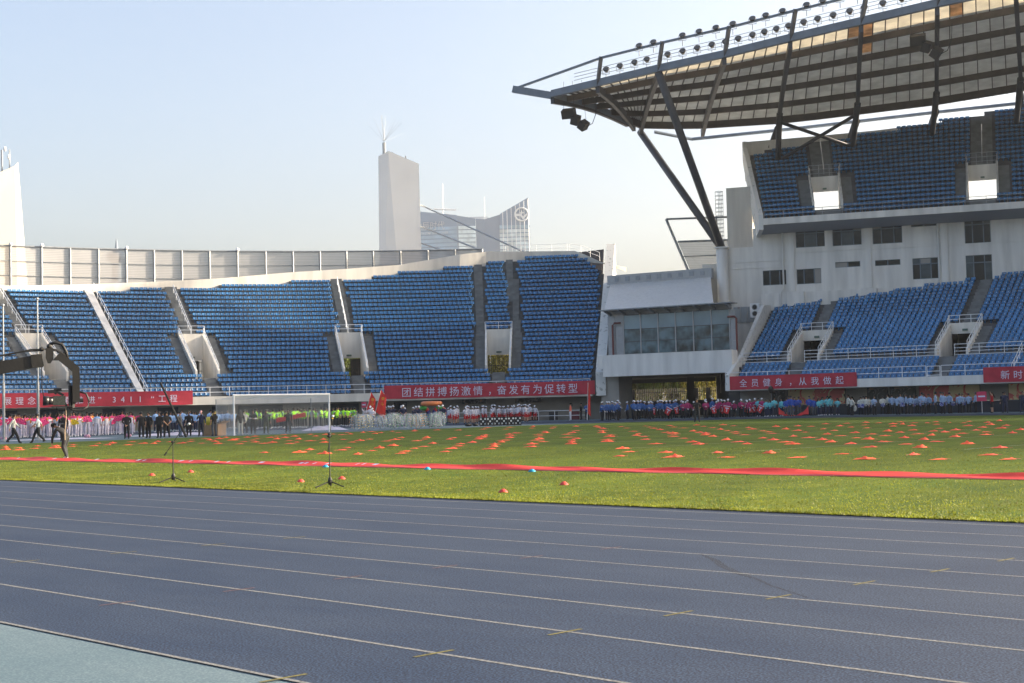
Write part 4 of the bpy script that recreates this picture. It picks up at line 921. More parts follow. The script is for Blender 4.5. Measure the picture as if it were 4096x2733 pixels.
# willows behind the stands
bark = mat('willow_bark', (.07, .055, .04), .9, var=.3, scale=3); leafm = [translucent('willow_leaves_green', (.12, .155, .025), .4, .5, .6), translucent('willow_leaves_yellow', (.21, .19, .025), .4, .45, .6)]
def willow(x, y, h, seed, label):
    rr = random.Random(seed); t = empty('willow_tree', (x, y, -.8), rr.random()*6, label=label, cat='tree', group='willows behind the stands')
    m = MB(); m.tube([(0, 0, 0), (.1, .05, h*.2), (0, .1, h*.45), (.2, 0, h*.7)], .32, 9, r2=.12)
    for k in range(9):
        a = k*.7+rr.random()*.4; s = h*(.25+.05*k); m.tube([(0, 0, s*.8), (math.cos(a)*1.2, math.sin(a)*1.2, s+h*.12), (math.cos(a)*h*.3, math.sin(a)*h*.3, s+h*.25)], .09, 6, r2=.03)
    m.build('trunk', bark, t)
    g2 = np.random.default_rng(seed); NS = 260; T = []
    for s in range(NS):
        a = g2.random()*6.283; rad = h*.42*math.sqrt(g2.random()); z0 = h*(.62+.38*math.sqrt(max(0, 1-(rad/(h*.45))**2))*g2.random()**.4); ln = h*(.25+.45*g2.random()); n = int(16+ln*4)
        zz = z0-ln*np.linspace(0, 1, n); px_ = rad*math.cos(a)+(g2.random(n)-.5)*.25+np.linspace(0, .25, n)*math.cos(a); py_ = rad*math.sin(a)+(g2.random(n)-.5)*.25+np.linspace(0, .25, n)*math.sin(a)
        keep = zz > .8
        for q in np.stack([px_, py_, zz], 1)[keep]:
            d = (g2.random(3)-.5)*np.array([.5, .5, .35]); e = (g2.random(3)-.5)*.32; T.append([q-e, q+e, q+d+np.array([0, 0, -.38])])
    T = np.array(T); half = g2.random(len(T)) < .5
    me = tri_mesh('crown', T, leafm[seed % 2]); inst('crown', me, t)
for k, (x, y, h, lab) in enumerate(((*bp(9.5, 104, 0)[:2], 11, 'willow seen through the gate of the leftmost stand entrance'), (*bp(21.5, 105, 0)[:2], 12, 'willow seen through the gate of the second stand entrance'), (*bp(35.0, 104, 0)[:2], 12, 'yellow green willow seen through the gate of the third stand entrance'), (*bp(48.6, 103, 0)[:2], 12, 'willow seen through the barred gate of the fourth stand entrance'),
        (*GT(-25, 44, 0)[:2], 11, 'willow at the left of the opening behind the iron fence'), (*GT(-21, 46, 0)[:2], 12, 'yellow green willow in the middle of the opening behind the iron fence'), (*GT(-17.5, 44, 0)[:2], 11, 'drooping willow right of the middle behind the iron fence'), (*GT(-13, 45, 0)[:2], 11, 'willow at the right of the opening behind the iron fence'))): willow(x, y, h, 20+k, lab)
CLOTHS=[(-65.8,30.72),(-63.82,30.41),(-62.52,29.2),(-61.03,29.11),(-64.94,31.97),(-61.61,30.14),(-63.18,31.95),(-60.51,30.58),(-64.38,33.44),(-61.3,31.8),(-60.23,32.32),(-64.84,35.04),(-60.4,33.11),(-64.03,35.44),(-65.61,37.3),(-58.86,33.29),(-60.86,35.22),(-59.65,35.1),(-64.01,37.87),(-61.87,37.32),(-57.94,35.51),(-60.71,37.71),(-64.48,40.18),(-56.29,35.55),(-66.82,42.43),(-62.82,40.14),(-58.47,37.71),(-53.99,34.92),(-65.27,42.36),(-67.87,44.44),(-60.41,39.94),(-62.92,41.81),(-55.93,37.58),(-52.03,34.73),(-66.15,44.66),(-68.54,46.8),(-58.64,39.9),(-61.25,41.95),(-54.4,37.16),(-51.07,35.32),(-52.25,36.59),(-63.27,44.15),(-66.66,46.98),(-70.24,50.02),(-58.96,41.56),(-61.76,44.05),(-64.19,46.42),(-54.24,38.9),(-56.74,41.28),(-48.88,35.07),(-50.71,36.77),(-68.58,50.7),(-52.27,38.62),(-62.37,46.49),(-54.03,40.71),(-48.54,36.64),(-65.93,49.89),(-66.53,50.83),(-63.67,49.27),(-64.84,50.86),(-52.36,40.66),(-46.9,36.81),(-48.94,38.84),(-41.76,28.88),(-40.07,29.17),(-41.16,30.39),(-37.91,28.61),(-39.3,30.34),(-40.61,31.64),(-36.17,28.62),(-70.2,54.8),(-67.82,54.09),(-70.01,56.5),(-63.39,51.43),(-65.15,53.25),(-68.69,57.08),(-63.67,53.45),(-66.91,57.45),(-67.26,59.52),(-64.7,58.99),(-51.05,41.05),(-46.51,38.32),(-48.23,40.22),(-51.19,43.05),(-47.06,40.9),(-49.22,42.93),(-44.94,38.64),(-45.18,40.69),(-47.02,42.58),(-39.91,33.17),(-38.65,31.53),(-37.35,30.19),(-36.76,31.49),(-37.73,32.73),(-40.47,35.57),(-35.49,30.01),(-34.63,29.11),(-33.5,29.96),(-34.87,31.45),(-36.36,33.13),(-38.37,35.07),(-64.59,60.99),(-68.93,65.47),(-62,60.4),(-67.35,65.98),(-62.21,62.85),(-67.27,68.12),(-59.03,61.34),(-62.44,65.04),(-50.08,46.27),(-50.26,47.55),(-47.86,45.25),(-46.01,43.33),(-43.44,40.76),(-51.25,50.78),(-49.05,48.09),(-46.4,45.51),(-43.33,42.44),(-40.35,39.16),(-38.23,37.02),(-35.98,34.57),(-34.14,32.7),(-32.99,31.39),(-52.17,53.77),(-49.47,50.97),(-46.94,47.84),(-44.29,45.17),(-39.93,40.76),(-38.5,39.13),(-36.39,37.32),(-34.47,34.9),(-32.39,32.65),(-39.5,36.71),(-62.08,66.74),(-51.18,54.96),(-47.29,50.54),(-44.93,47.68),(-40.47,43.1),(-38.22,41.09),(-36.66,39.15),(-34.79,37.16),(-32.95,35.16),(-59.67,66.04),(-56.12,62.25),(-52.79,58.94),(-48.91,54.52),(-45.04,50.2),(-40.82,46.04),(-38.78,43.68),(-35.58,39.92),(-33.47,37.56),(-56.54,64.75),(-52.44,60.5),(-55.86,66.16),(-52.42,62.41),(-49.39,59.19),(-45.95,55.56),(-45.2,52.61),(-41.13,48.24),(-38.61,45.22),(-36.86,43.53),(-33.67,39.86),(-29.49,35.39),(-54.03,66.22),(-40.86,49.82),(-39.09,48.13),(-37.08,45.64),(-35.15,43.26),(-50.34,62.18),(-47.42,59.23),(-52.6,66.99),(-48.9,62.89),(-50.65,66.97),(-47.38,63.57),(-45.52,59.26),(-41.95,55.26),(-39.43,52.42),(-42.7,58.53),(-40.08,55.21),(-41.16,52.14),(-38.75,49.49),(-37.04,47.85),(-35.27,45.45),(-33.47,43.59),(-37.07,49.78),(-35.09,47.22),(-33.39,45.59),(-32.99,41.22),(-29.64,39.35),(-29.33,37.05),(-27.67,37.32),(-25.94,35.42),(-27.54,35.13),(-42.41,60.48),(-37.85,54.71),(-37.05,51.8),(-35.18,49.71),(-33.42,47.36),(-41.84,61.56),(-40.28,60.38),(-35.13,51.6),(-33.07,49.14),(-35.68,54.48),(-43.42,66.52),(-33.19,51.47),(-38.77,60.64),(-42.66,67.41),(-36.36,57.81),(-38.61,62.65),(-34.18,55.6),(-42.56,69.29),(-29.55,43.27),(-27.83,41.54),(-29.91,45.87),(-27.98,43.75),(-29.87,47.7),(-27.86,45.62),(-25.79,39.26),(-25.78,41.25),(-24.39,39.74),(-24.06,37.11),(-22.42,35.55),(-29.53,41.28),(-27.59,39.14),(-25.7,37.09),(-24.17,35.26),(-41.04,67.97),(-38.24,64.72),(-40.86,69.91),(-36.85,63.26),(-38.36,66.93),(-34.72,58.73),(-34.28,59.58),(-37.08,66.15),(-38.33,69.17),(-34.6,62.49),(-36.38,67.03),(-34.64,65.21),(-36.4,69.13),(-33.69,65.82),(-35.05,69.76),(-30.93,58.55),(-30.73,60.29),(-29.13,58.59),(-28.53,55.28),(-26.74,53.27),(-29.65,53.77),(-27.42,50.98),(-26.24,50.45),(-29.67,49.79),(-28.02,47.87),(-29.38,51.18),(-27.45,49.3),(-26.21,48.02),(-24.6,46.1),(-24.46,47.74),(-22.77,44.31),(-22.74,46.24),(-24.61,50.59),(-26.06,43.5),(-26.07,45.72),(-24.49,43.89),(-22.69,42.12),(-23.94,41.15),(-22.19,39.29),(-22.34,37.37),(-20.5,35.3),(-20.68,37.38),(-18.79,35.53),(-20.33,33.17),(-18.75,33),(-16.63,33.04),(-19.73,28.92),(-21.65,28.82),(-23.31,28.76),(-17.69,28.64),(-15.92,28.75),(-14.39,28.94),(-24.91,30.32),(-21.48,30.29),(-19.28,30.18),(-23.09,30.34),(-17.24,30.09),(-15.46,30.16),(-25.24,28.79),(-26.32,30.41),(-27.82,31.89),(-23.35,28.64)]
PEOPLE={'fan':[(-100.77,46.76),(-99.26,46.30),(-99.54,46.81),(-102.56,48.40),(-97.96,46.82),(-98.66,47.36),(-99.94,48.20),(-99.04,48.13),(-98.25,48.07),(-100.82,49.54),(-96.78,47.96),(-102.36,50.98),(-98.39,49.33),(-95.18,48.44),(-100.82,51.49),(-95.76,49.11),(-95.00,49.04),(-95.38,49.69),(-101.10,52.85),(-95.88,50.36),(-99.74,52.70),(-97.38,51.79),(-103.17,55.15),(-99.46,53.34),(-97.00,52.40),(-99.38,54.00),(-98.35,53.88),(-104.33,57.43),(-100.39,55.49),(-99.23,55.34),(-100.00,56.13),(-109.55,50.97),(-109.75,51.68),(-106.35,50.68),(-107.84,52.19),(-108.38,52.94),(-106.99,52.79),(-107.06,53.50),(-105.13,53.29),(-104.85,53.95),(-105.47,54.72),(-107.99,57.20),(-107.71,57.90),(-107.30,58.59),(-108.66,60.30),(-109.35,61.19),(-101.10,56.84),(-98.00,55.73),(-106.95,59.89),(-109.88,62.68),(-108.14,62.39)],
'bluehood':[(-106.19,62.06),(-104.54,61.78),(-106.69,63.71),(-104.12,62.47),(-105.01,63.41),(-110.06,66.78),(-102.44,62.94),(-108.91,66.55),(-104.29,64.84),(-107.35,67.06),(-103.11,64.62),(-103.87,65.56),(-96.20,61.82),(-95.36,61.67),(-103.45,66.27),(-119.97,78.16),(-119.44,78.45),(-119.50,79.25),(-119.00,78.71)],
'vest':[(-115.65,77.92),(-118.53,80.12),(-105.07,71.98),(-117.68,80.81),(-111.37,76.79),(-115.07,80.09),(-106.53,74.44),(-110.65,77.72),(-107.16,75.69),(-114.34,81.06),(-103.49,73.67),(-110.11,78.71),(-108.80,78.34),(-103.26,74.66),(-107.03,77.85),(-111.53,81.42),(-105.93,77.54),(-102.95,75.64),(-106.48,78.81),(-109.05,81.16),(-104.92,78.37),(-101.39,76.28),(-104.99,79.50),(-108.52,82.40),(-108.06,82.73),(-104.76,80.56),(-111.78,86.32),(-105.47,81.92),(-103.56,80.88),(-112.98,88.72),(-107.68,84.98),(-105.99,81.67),(-112.20,86.78),(-107.95,83.84),(-105.73,82.55),(-113.60,89.10),(-110.43,87.08)],
'girl':[(-107.13,96.47),(-102.04,92.19),(-93.65,85.02),(-98.54,89.80),(-92.90,85.70),(-96.86,89.56),(-103.76,96.13),(-94.19,87.73),(-96.01,89.83),(-105.13,98.69),(-102.32,96.63),(-104.77,99.09),(-104.21,98.92),(-103.74,99.32),(-102.17,97.68),(-103.87,99.83),(-103.34,99.90),(-103.43,100.50),(-104.29,100.17),(-104.00,100.70),(-102.82,100.17),(-102.85,100.68),(-102.29,100.60),(-102.36,101.12),(-102.77,101.47),(-101.76,101.02),(-101.77,101.60),(-102.36,101.76),(-101.30,101.40),(-94.54,94.83),(-99.03,99.67),(-100.64,101.55),(-100.44,102.07)],
'navy':[(-109.64,89.94),(-106.58,87.82),(-103.66,85.81),(-106.01,88.03),(-103.77,86.44),(-102.47,86.39),(-98.23,83.00),(-105.00,88.91),(-97.77,83.79),(-100.96,86.86),(-96.50,83.36),(-93.93,83.42),(-97.04,86.44),(-92.34,82.50)],
'flagman':[(-104.93,84.25),(-102.07,82.35),(-100.83,81.58)],
'blue':[(-85.32,95.29),(-88.34,99.30),(-86.53,97.55),(-91.74,103.92),(-85.79,97.61),(-83.80,95.61),(-91.98,105.22),(-87.29,100.98),(-88.72,103.51),(-82.61,96.48),(-85.01,99.82),(-90.95,107.24),(-87.63,103.85),(-82.14,97.94),(-84.89,101.51),(-89.88,107.69),(-89.54,108.13),(-86.98,105.35),(-84.16,102.24),(-82.27,100.58),(-80.36,98.72),(-87.69,108.34),(-86.97,107.70),(-86.83,108.40),(-86.31,108.45),(-81.37,106.13)],
'maroon':[(-79.90,99.98),(-82.09,103.37),(-81.73,103.84),(-78.55,101.42),(-80.42,104.01),(-81.83,105.73),(-80.78,106.24),(-79.27,104.03),(-81.13,106.72),(-79.91,105.53),(-79.27,105.16),(-77.93,103.94),(-79.34,106.74),(-78.92,107.16),(-76.58,104.05),(-78.26,107.11),(-76.27,104.54),(-77.77,106.98),(-77.64,107.61),(-76.63,107.26)],
'cyan':[(-77.12,107.41),(-74.68,105.17),(-75.96,107.54),(-74.82,106.61),(-74.76,107.64),(-70.46,107.07),(-71.13,108.67),(-70.55,108.58),(-70.65,109.18),(-70.06,109.41)],
'royal':[(-73.69,106.83),(-72.80,106.28),(-73.81,108.29),(-73.25,108.14),(-72.38,108.48),(-71.81,108.33),(-74.31,108.16)],
'white':[(-69.01,109.49),(-66.25,105.68),(-67.18,108.57),(-64.87,105.66),(-66.84,109.26),(-67.64,109.74),(-66.22,107.88),(-65.83,109.90),(-65.59,110.34)],
'grey':[(-64.03,105.53),(-64.99,110.01),(-62.07,105.92),(-64.48,110.55),(-63.58,109.90),(-62.86,109.39),(-63.03,110.71),(-62.47,110.62),(-59.20,105.07),(-62.15,111.17),(-58.99,106.62),(-60.97,111.13),(-57.89,105.83),(-58.22,107.50),(-59.10,110.81),(-59.44,111.86),(-58.93,112.03),(-58.40,112.21)]}
# ------------------------------------------------------------------ banners on the stands
banner_red = mat('banner_red_cloth', (.42, .028, .05), .75, var=.12, scale=1.2, bump=.25, bscale=3)
banner_white = mat('banner_lettering', (.62, .60, .74), .7)
def glyphs(items, size, place):
    m = MB()
    for ch, c0 in items:
        vs, fs = text_mesh(ch, size)
        if not vs: continue
        xs = [q[0] for q in vs]; cx = (min(xs)+max(xs))/2
        m.add([place(c0, x-cx, y) for x, y, z in vs], fs)
    return m
def wr(a, z, s): return .035*math.sin(a*2.3+s)*math.sin(z*3+a*.7)+.02*math.sin(a*6.1+z*5)
def bowl_banner(t0, t1, z0, z1, items, size, base, label):
    e = empty('banner', bp((t0+t1)/2, 61.7, z0), label=label, cat='banner'); m = MB(); n = int((t1-t0)*3); k = 5
    P = [bp(t0+(t1-t0)*i/n, 61.72-abs(wr(t0*1.08+(t1-t0)*1.08*i/n, j*.25, t0)), z0+(z1-z0)*j/k+.02*math.sin(i*.7)*(j in (0,))) for i in range(n+1) for j in range(k+1)]
    m.add(P, [(i*(k+1)+j, (i+1)*(k+1)+j, (i+1)*(k+1)+j+1, i*(k+1)+j+1) for i in range(n) for j in range(k)]); m.build('cloth', banner_red, e, e.location, True)
    glyphs(items, size, lambda c0, x, y: bp(c0+math.degrees(x/61.64), 61.64, base+y)).build('lettering', banner_white, e, e.location)
bowl_banner(2.5, 20.96, 2.42, 3.78, [('展', 4.55), ('理', 5.58), ('念', 6.62), ('，', 7.65), ('全', 8.7), ('面', 9.73), ('推', 10.8), ('进', 11.85), ('”', 12.6), ('3', 13.88), ('4', 14.64), ('1', 15.38), ('1', 16.2), ('“', 17.3), ('工', 18.17), ('程', 19.2)], .78, 2.76, 'long red banner with numbers 3411 behind the fan holders')
bowl_banner(38.72, 58.7, 2.52, 3.9, [(c, 40.8+1.13*k) for k, c in enumerate('团结拼搏扬激情，奋发有为促转型')], 1.02, 2.79, 'long red banner with big white characters on the curved stand behind the girls')
def flat_banner(u0, u1, z0, z1, items, size, base, label):
    e = empty('banner', FS((u0+u1)/2, .2, z0), label=label, cat='banner'); m = MB(); n = int((u1-u0)*3); k = 5
    P = [FS(u0+(u1-u0)*i/n, .2+abs(wr(u0+(u1-u0)*i/n, j*.25, u0)), z0+(z1-z0)*j/k) for i in range(n+1) for j in range(k+1)]
    m.add(P, [(i*(k+1)+j, (i+1)*(k+1)+j, (i+1)*(k+1)+j+1, i*(k+1)+j+1) for i in range(n) for j in range(k)]); m.build('cloth', banner_red, e, e.location, True)
    glyphs(items, size, lambda c0, x, y: FS(c0+x, .28, base+y)).build('lettering', banner_white, e, e.location)
flat_banner(-10.7, 1.52, 2.5, 3.75, [(c, -9.15+1.14*k) for k, c in enumerate('全员健身，从我做起')], .78, 2.80, 'red banner with white characters on the grandstand above the cyan jackets')
flat_banner(12.4, 30, 2.5, 3.78, [('新', 14.2), ('时', 15.25)], .78, 2.80, 'red banner on the grandstand at the right edge')
# posters on the concourse wall
def poster_mat(name, c1, c2, c3, sc):
    m = mat(name, c1, .3, spec=.5); n = m.node_tree.nodes; l = m.node_tree.links; tc = n.new('ShaderNodeTexCoord'); t = n.new('ShaderNodeTexNoise'); t.inputs['Scale'].default_value = sc; t.inputs['Detail'].default_value = 3; t.inputs['Distortion'].default_value = 1.5
    r = n.new('ShaderNodeValToRGB'); r.color_ramp.interpolation = 'CONSTANT'; e = r.color_ramp.elements; e[0].color = (*c1, 1); e[1].position = .5; e[1].color = (*c2, 1); x = e.new(.6); x.color = (*c3, 1); l.new(tc.outputs['Object'], t.inputs['Vector']); l.new(t.outputs['Fac'], r.inputs[0]); l.new(r.outputs[0], n['Principled BSDF'].inputs['Base Color']); return m
pm = [poster_mat('poster_warm', (.75, .55, .28), (.72, .14, .11), (.04, .03, .03), .9), poster_mat('poster_dark', (.02, .025, .03), (.10, .11, .13), (.30, .14, .08), 1.6), poster_mat('poster_red', (.72, .13, .12), (.75, .55, .30), (.03, .02, .02), 1.1)]
for k, (u, w, mi) in enumerate(((-7.2, 1.3, 1), (-5.0, 2.4, 0), (-2.3, 3.0, 2), (2.2, 1.8, 1), (4.5, 2.2, 1), (7.3, 2.6, 2), (9.9, 2.6, 0), (14.4, 1.5, 0), (16.2, 1.6, 0))):
    m = fbox(FS, u-w/2, u+w/2, -3.4, -3.3, 1.02, 2.36); e = empty('poster', FS(u, -3.35, 1.0), label='picture board on the concourse wall, %s from the gate' % ordinal(k+1), cat='poster', group='picture boards on the concourse wall')
    m.build('print', pm[mi], e, e.location); fbox(FS, u-w/2-.05, u+w/2+.05, -3.405, -3.36, .995, 2.39).build('frame', black, e, e.location)
for k, (t, w) in enumerate(((47.0, 2.2), (52.0, 2.4), (43.6, .8))):
    m = MB(); arcwall(m, t-w/2, t+w/2, 64.7, 64.8, 1.85, 2.3, 3); e = empty('poster', bp(t, 64.7, 1.85), label='dark picture board under the curved stand, %s from the gate' % ordinal((2, 1, 3)[k]), cat='poster', group='picture boards under the curved stand'); m.build('print', pm[1], e, e.location)
CR = empty('low_railing', bp(50, 61.2, 0), label='low white railing at the foot of the curved stand behind the girls', cat='railing')
rail(CR, arc(41, 58, 61.0, 0, 18), (.45, .95), .95, 1.7, r=.03, name='rails')
for k, (t, w, c) in enumerate(((52.3, .9, (.05, .012, .012)), (54.6, .45, (.02, .02, .02)), (56.6, .45, (.10, .012, .02)))):
    m = MB(); q = bp(t, 62.5, 0); m.box(-w, w, -.15, .15, 0, .85); e = m.build('equipment_case', mat('case_%d' % k, c, .6)); e.location = q; e.rotation_euler = (0, 0, -R_(t)+math.pi/2); tag(e, ('dark red cabinet behind the low railing by the woman in orange', 'small black drum case behind the low railing', 'red crate behind the low railing near the gate')[k], 'case')

# ------------------------------------------------------------------ goal
GL = empty('football_goal', (-75.7, 53.9, 0), label='white football goal with hexagonal net at the far end of the pitch', cat='goal')
goalw = mat('goal_white', (.74, .76, .78), .35)
for y in (-3.7, 3.7): m = MB(); m.tube([(0, y, 0), (0, y, 2.5)], .06, 10); m.build('post', goalw, GL)
m = MB(); m.tube([(0, -3.76, 2.5), (0, 3.76, 2.5)], .06, 10); m.build('crossbar', goalw, GL)
net = mat('net_cord', (.60, .62, .62), .8)
def hexnet(org, ux, uy, nu, nv, s, fn=None):
    m = MB(); seen = set()
    if not fn: o = Vector(org); ux = Vector(ux); uy = Vector(uy)
    def key(q): return (round(q[0], 3), round(q[1], 3))
    for i in range(int(nu/(1.5*s))+2):
        for j in range(int(nv/(1.732*s))+2):
            cx, cy = i*1.5*s, j*1.732*s+(i % 2)*.866*s
            for k in range(6):
                a = (cx+s*math.cos(k*math.pi/3), cy+s*math.sin(k*math.pi/3)); b = (cx+s*math.cos((k+1)*math.pi/3), cy+s*math.sin((k+1)*math.pi/3))
                if not all(-.001 <= q[0] <= nu+.001 and -.001 <= q[1] <= nv+.001 for q in (a, b)): continue
                e = tuple(sorted((key(a), key(b))))
                if e in seen: continue
                seen.add(e)
                pa, pb = [(fn(*q) if fn else o+ux*q[0]+uy*q[1]) for q in (a, b)]; m.tube([pa, pb], .0055, 3)
    return m
m = hexnet(None, None, None, 7.4, 2.05, .085, lambda a, b: Vector((-2.0+.12*math.sin(a*1.3), -3.7+a, b+.02))); m.build('back_net', net, GL)
for y in (-3.7, 3.7): m = hexnet((-2.0, y, .02), (1, 0, 0), (0, 0, 1), 2.0, 2.3, .085); m.build('side_net', net, GL)
m = hexnet(None, None, None, 7.4, 2.05, .085, lambda a, b: Vector((-b, -3.7+a, 2.46-.18*(b/2)-.10*math.sin(a*1.2)**2*math.sin(b*1.5)))); m.build('top_net', net, GL)
m = MB(); m.tube([(-2.0, -3.7, 2.3), (-2.0, -3.7, 0)], .025, 6); m.tube([(-2.0, 3.7, 2.3), (-2.0, 3.7, 0)], .025, 6); m.build('net_pole', grey_steel, GL)

# flagpoles
for k, (x, y, h, lab) in enumerate(((-83.42, 41.1, 8.7, 'thin silver flagpole right of the camera crane arm'), (-84.3, 39.3, 8.3, 'thin silver flagpole at the left edge behind the crane'))):
    e = empty('flagpole', (x, y, 0), label=lab, cat='flagpole'); m = MB(); m.tube([(0, 0, 0), (0, 0, 3.6)], .085, 8); m.tube([(0, 0, 3.5), (0, 0, h)], .05, 8); m.build('pole', grey_steel, e); m = MB(); m.sphere((0, 0, h+.05), .09, 10, 8); m.build('finial', grey_steel, e); m = MB(); m.lathe([(.22, 0), (.22, .05), (.1, .12)], 12); m.build('base', grey_steel, e)

# ------------------------------------------------------------------ microphone stands
def mic_stand(x, y, label, boom):
    e = empty('microphone_stand', (x, y, gz(y)+.012), label=label, cat='microphone stand')
    for k in range(3):
        a = R_(20+120*k); m = MB(); m.tube([(0, 0, .13), (math.cos(a)*.34, math.sin(a)*.34, .015)], .014, 6); lg = m.build('leg', black, e); m = MB(); m.sphere((math.cos(a)*.345, math.sin(a)*.345, .016), .018, 8, 6); m.build('rubber_foot', black, lg)
    m = MB(); m.lathe([(.035, .05), (.05, .10), (.05, .16), (.025, .22)], 10); m.build('hub', blackgloss, e)
    hgt = 1.0 if boom else 1.12
    m = MB(); m.tube([(0, 0, .1), (0, 0, .62)], .014, 8); m.tube([(0, 0, .6), (0, 0, hgt)], .010, 8); m.build('shaft', black, e)
    r = Vector((.52, .85, 0)).normalized() if boom else Vector((.6, .8, 0)).normalized()
    m = MB(); m.sphere((0, 0, hgt), .038, 8, 6); m.tube([tuple(Vector((0, 0, hgt))-r*.05), tuple(Vector((0, 0, hgt))+r*.05)], .02, 6); m.build('clutch', black, e)
    if boom:
        a, b = Vector((0, 0, hgt))-r*.21+Vector((0, 0, -.33)), Vector((0, 0, hgt))+r*.26+Vector((0, 0, .36))
        m = MB(); m.tube([a, b], .009, 8); m.tube([a, a.lerp(b, .12)], .022, 8); m.build('boom', black, e)
        c, d = b, b+r*.17+Vector((0, 0, .10))
    else:
        a, b = Vector((0, 0, hgt-.38))-r*.035, Vector((0, 0, hgt+.27))+r*.045
        m = MB(); m.tube([a, b], .009, 8); m.build('boom', black, e)
        m = MB(); m.sphere((0, 0, hgt+.05), .035, 8, 6); m.build('clutch', black, e)
        c, d = b, b+r*.045+Vector((0, 0, .2))
    mk = empty('microphone', e.location+c, 0, label=('silver headed microphone clipped to the boom stand' if boom else 'silver headed microphone with yellow ring on the upright stand'), cat='microphone')
    dd = d-c; m = MB(); m.tube([(0, 0, 0), tuple(dd*.62)], .020, 8, r2=.024); m.build('handle', blackgloss, mk)
    m = MB(); m.tube([tuple(dd*.58), tuple(dd*.66)], .028, 8); m.build('ring', mat('mic_yellow', (.5, .36, .02), .5) if not boom else grey_steel, mk)
    m = MB(); q = dd*.85; m.sphere(tuple(q), .033, 10, 8); m.build('grille', mat('mic_grille', (.55, .56, .55), .35, metal=.8), mk)
mic_stand(-31.59, 19.13, 'black boom microphone stand on the grass left of the goal', True)
mic_stand(-25.38, 19.3, 'black upright microphone stand on the grass before the goal post', False)

# ------------------------------------------------------------------ training discs
def disc_mesh(col, nm):
    m = MB(); m.lathe([(.10, 0), (.098, .012), (.062, .05), (.03, .072), (.024, .072)], 16, cap=False); return m.mesh('marker_disc', mat(nm, col, .5, spec=.3), smooth=True)
dr, db = disc_mesh((.52, .06, .045), 'disc_red'), disc_mesh((.02, .26, .42), 'disc_blue')
discs = [(-35.21, 20.65, 0), (-35.27, 21.92, 0), (-27.78, 20.26, 0), (-27.51, 21.27, 0), (-20.14, 19.53, 0), (-20.33, 21.46, 0), (-32.15, 24.3, 1), (-27.73, 24.2, 1), (-23.96, 24.2, 1)]
rn = bn = 0
for x, y, c in sorted(discs, key=lambda q: (q[0]*.65+q[1]*.75)):
    o = inst('marker_disc', db if c else dr, None, (x, y, gz(y)+.014), sc=(.95, .95, .95))
    if c: bn += 1; tag(o, 'blue training disc before the red ribbon, %s from left' % ordinal(bn), 'training disc', 'training discs')
    else: rn += 1; tag(o, 'red training disc on the near grass, %s from left' % ordinal(rn), 'training disc', 'training discs')

# ------------------------------------------------------------------ long red ribbon banner lying on the grass
rib_red = mat('ribbon_red_fabric', (.74, .040, .022), .55, spec=.3, var=.12, scale=1.0, bump=.3, bscale=2); rib_dull = mat('ribbon_reverse', (.46, .07, .075), .7, var=.15, scale=1)
RB = empty('ground_banner', (-30, 24.7, gz(24.7)), label='long red banner laid folded across the grass before the field', cat='banner'); ro = RB.location
m = MB(); nx = 260; prof = [(-.26, .0), (-.21, .03), (-.11, .06), (-.02, .08), (.09, .13), (.19, .07), (.25, .01)]
P = []
for i in range(nx+1):
    x = -62+62*i/nx
    for k, (dy, h) in enumerate(prof):
        w = .9+.1*math.sin(x*.35)+.06*math.sin(x*1.1); y = 24.75+dy*w*1.1+.05*math.sin(x*.3)+.02*math.sin(x*1.9+k)
        P.append((x, y, gz(y)+.02+h*(.62+.16*math.sin(x*.8+k*.9)+.14*math.sin(x*2.3+k))))
np_ = len(prof)
for k in range(np_-1):
    m.cur = 0 if k >= 1 else 1
    for i in range(nx): m.add([P[i*np_+k], P[(i+1)*np_+k], P[(i+1)*np_+k+1], P[i*np_+k+1]], [(0, 1, 2, 3)])
o = m.build('cloth', [rib_red, rib_dull], RB, ro, True)
m = MB(); rr = random.Random(4)
for x0 in (-52, -49.3, -46.2, -43.2, -40.6, -38.2, -35.9, -34.4, -33.2, -31.2):
    for k in range(rr.randint(1, 3)):
        x = x0+rr.random()*.9; y = 24.53+rr.random()*.09; w = rr.uniform(.04, .2); h = rr.uniform(.01, .04); z = gz(y)+.075
        m.quad((x, y, z), (x+w, y, z), (x+w+.05, y+h+.08, z+.035), (x+.05, y+h+.08, z+.035))
tag(m.build('faded_lettering', banner_white, RB, ro), kind='stuff')

# ------------------------------------------------------------------ orange flags left on the field
orange_m = [mat('orange_flag_a', (.80, .11, .045), .7, var=.1, scale=3), mat('orange_flag_b', (.72, .085, .045), .7, var=.1, scale=3)]
def flag_mesh(seed):
    rr = random.Random(seed); m = MB(); n = 12; k = 4; L_ = rr.uniform(.48, .70); h = rr.choice([.03, .04, .055, .075, .065])
    peak = rr.uniform(.55, .85); P = []
    for i in range(n+1):
        s = i/n; env = (s/peak if s < peak else max(.12, 1-(s-peak)/(1-peak)*.8))
        for j in range(k+1):
            t = j/k-.5; z = .012+h*env*(1-abs(t*2)**1.5)*(.75+.5*math.sin(s*9+seed+t*3)**2)
            P.append(((s-.5)*L_, t*(.05+.20*env)+.03*math.sin(s*5+seed), z))
    m.add(P, [(i*(k+1)+j, (i+1)*(k+1)+j, (i+1)*(k+1)+j+1, i*(k+1)+j+1) for i in range(n) for j in range(k)])
    m.cur = 1; m.tube([(L_*.45, .02, .02), (L_*.5+.14, .04, .015)], .008, 5)
    return m
FM = [flag_mesh(s).mesh('orange_flag', [orange_m[s % 2], mat('flag_stick', (.3, .12, .06), .6)], smooth=False) for s in range(10)]
CLOTHS_PLACED = []
for x, y in CLOTHS: CLOTHS_PLACED.append((x, y))
def horizon_drop(x, y): d = math.hypot(x, y); return (CAM_Z-gz(y))/d
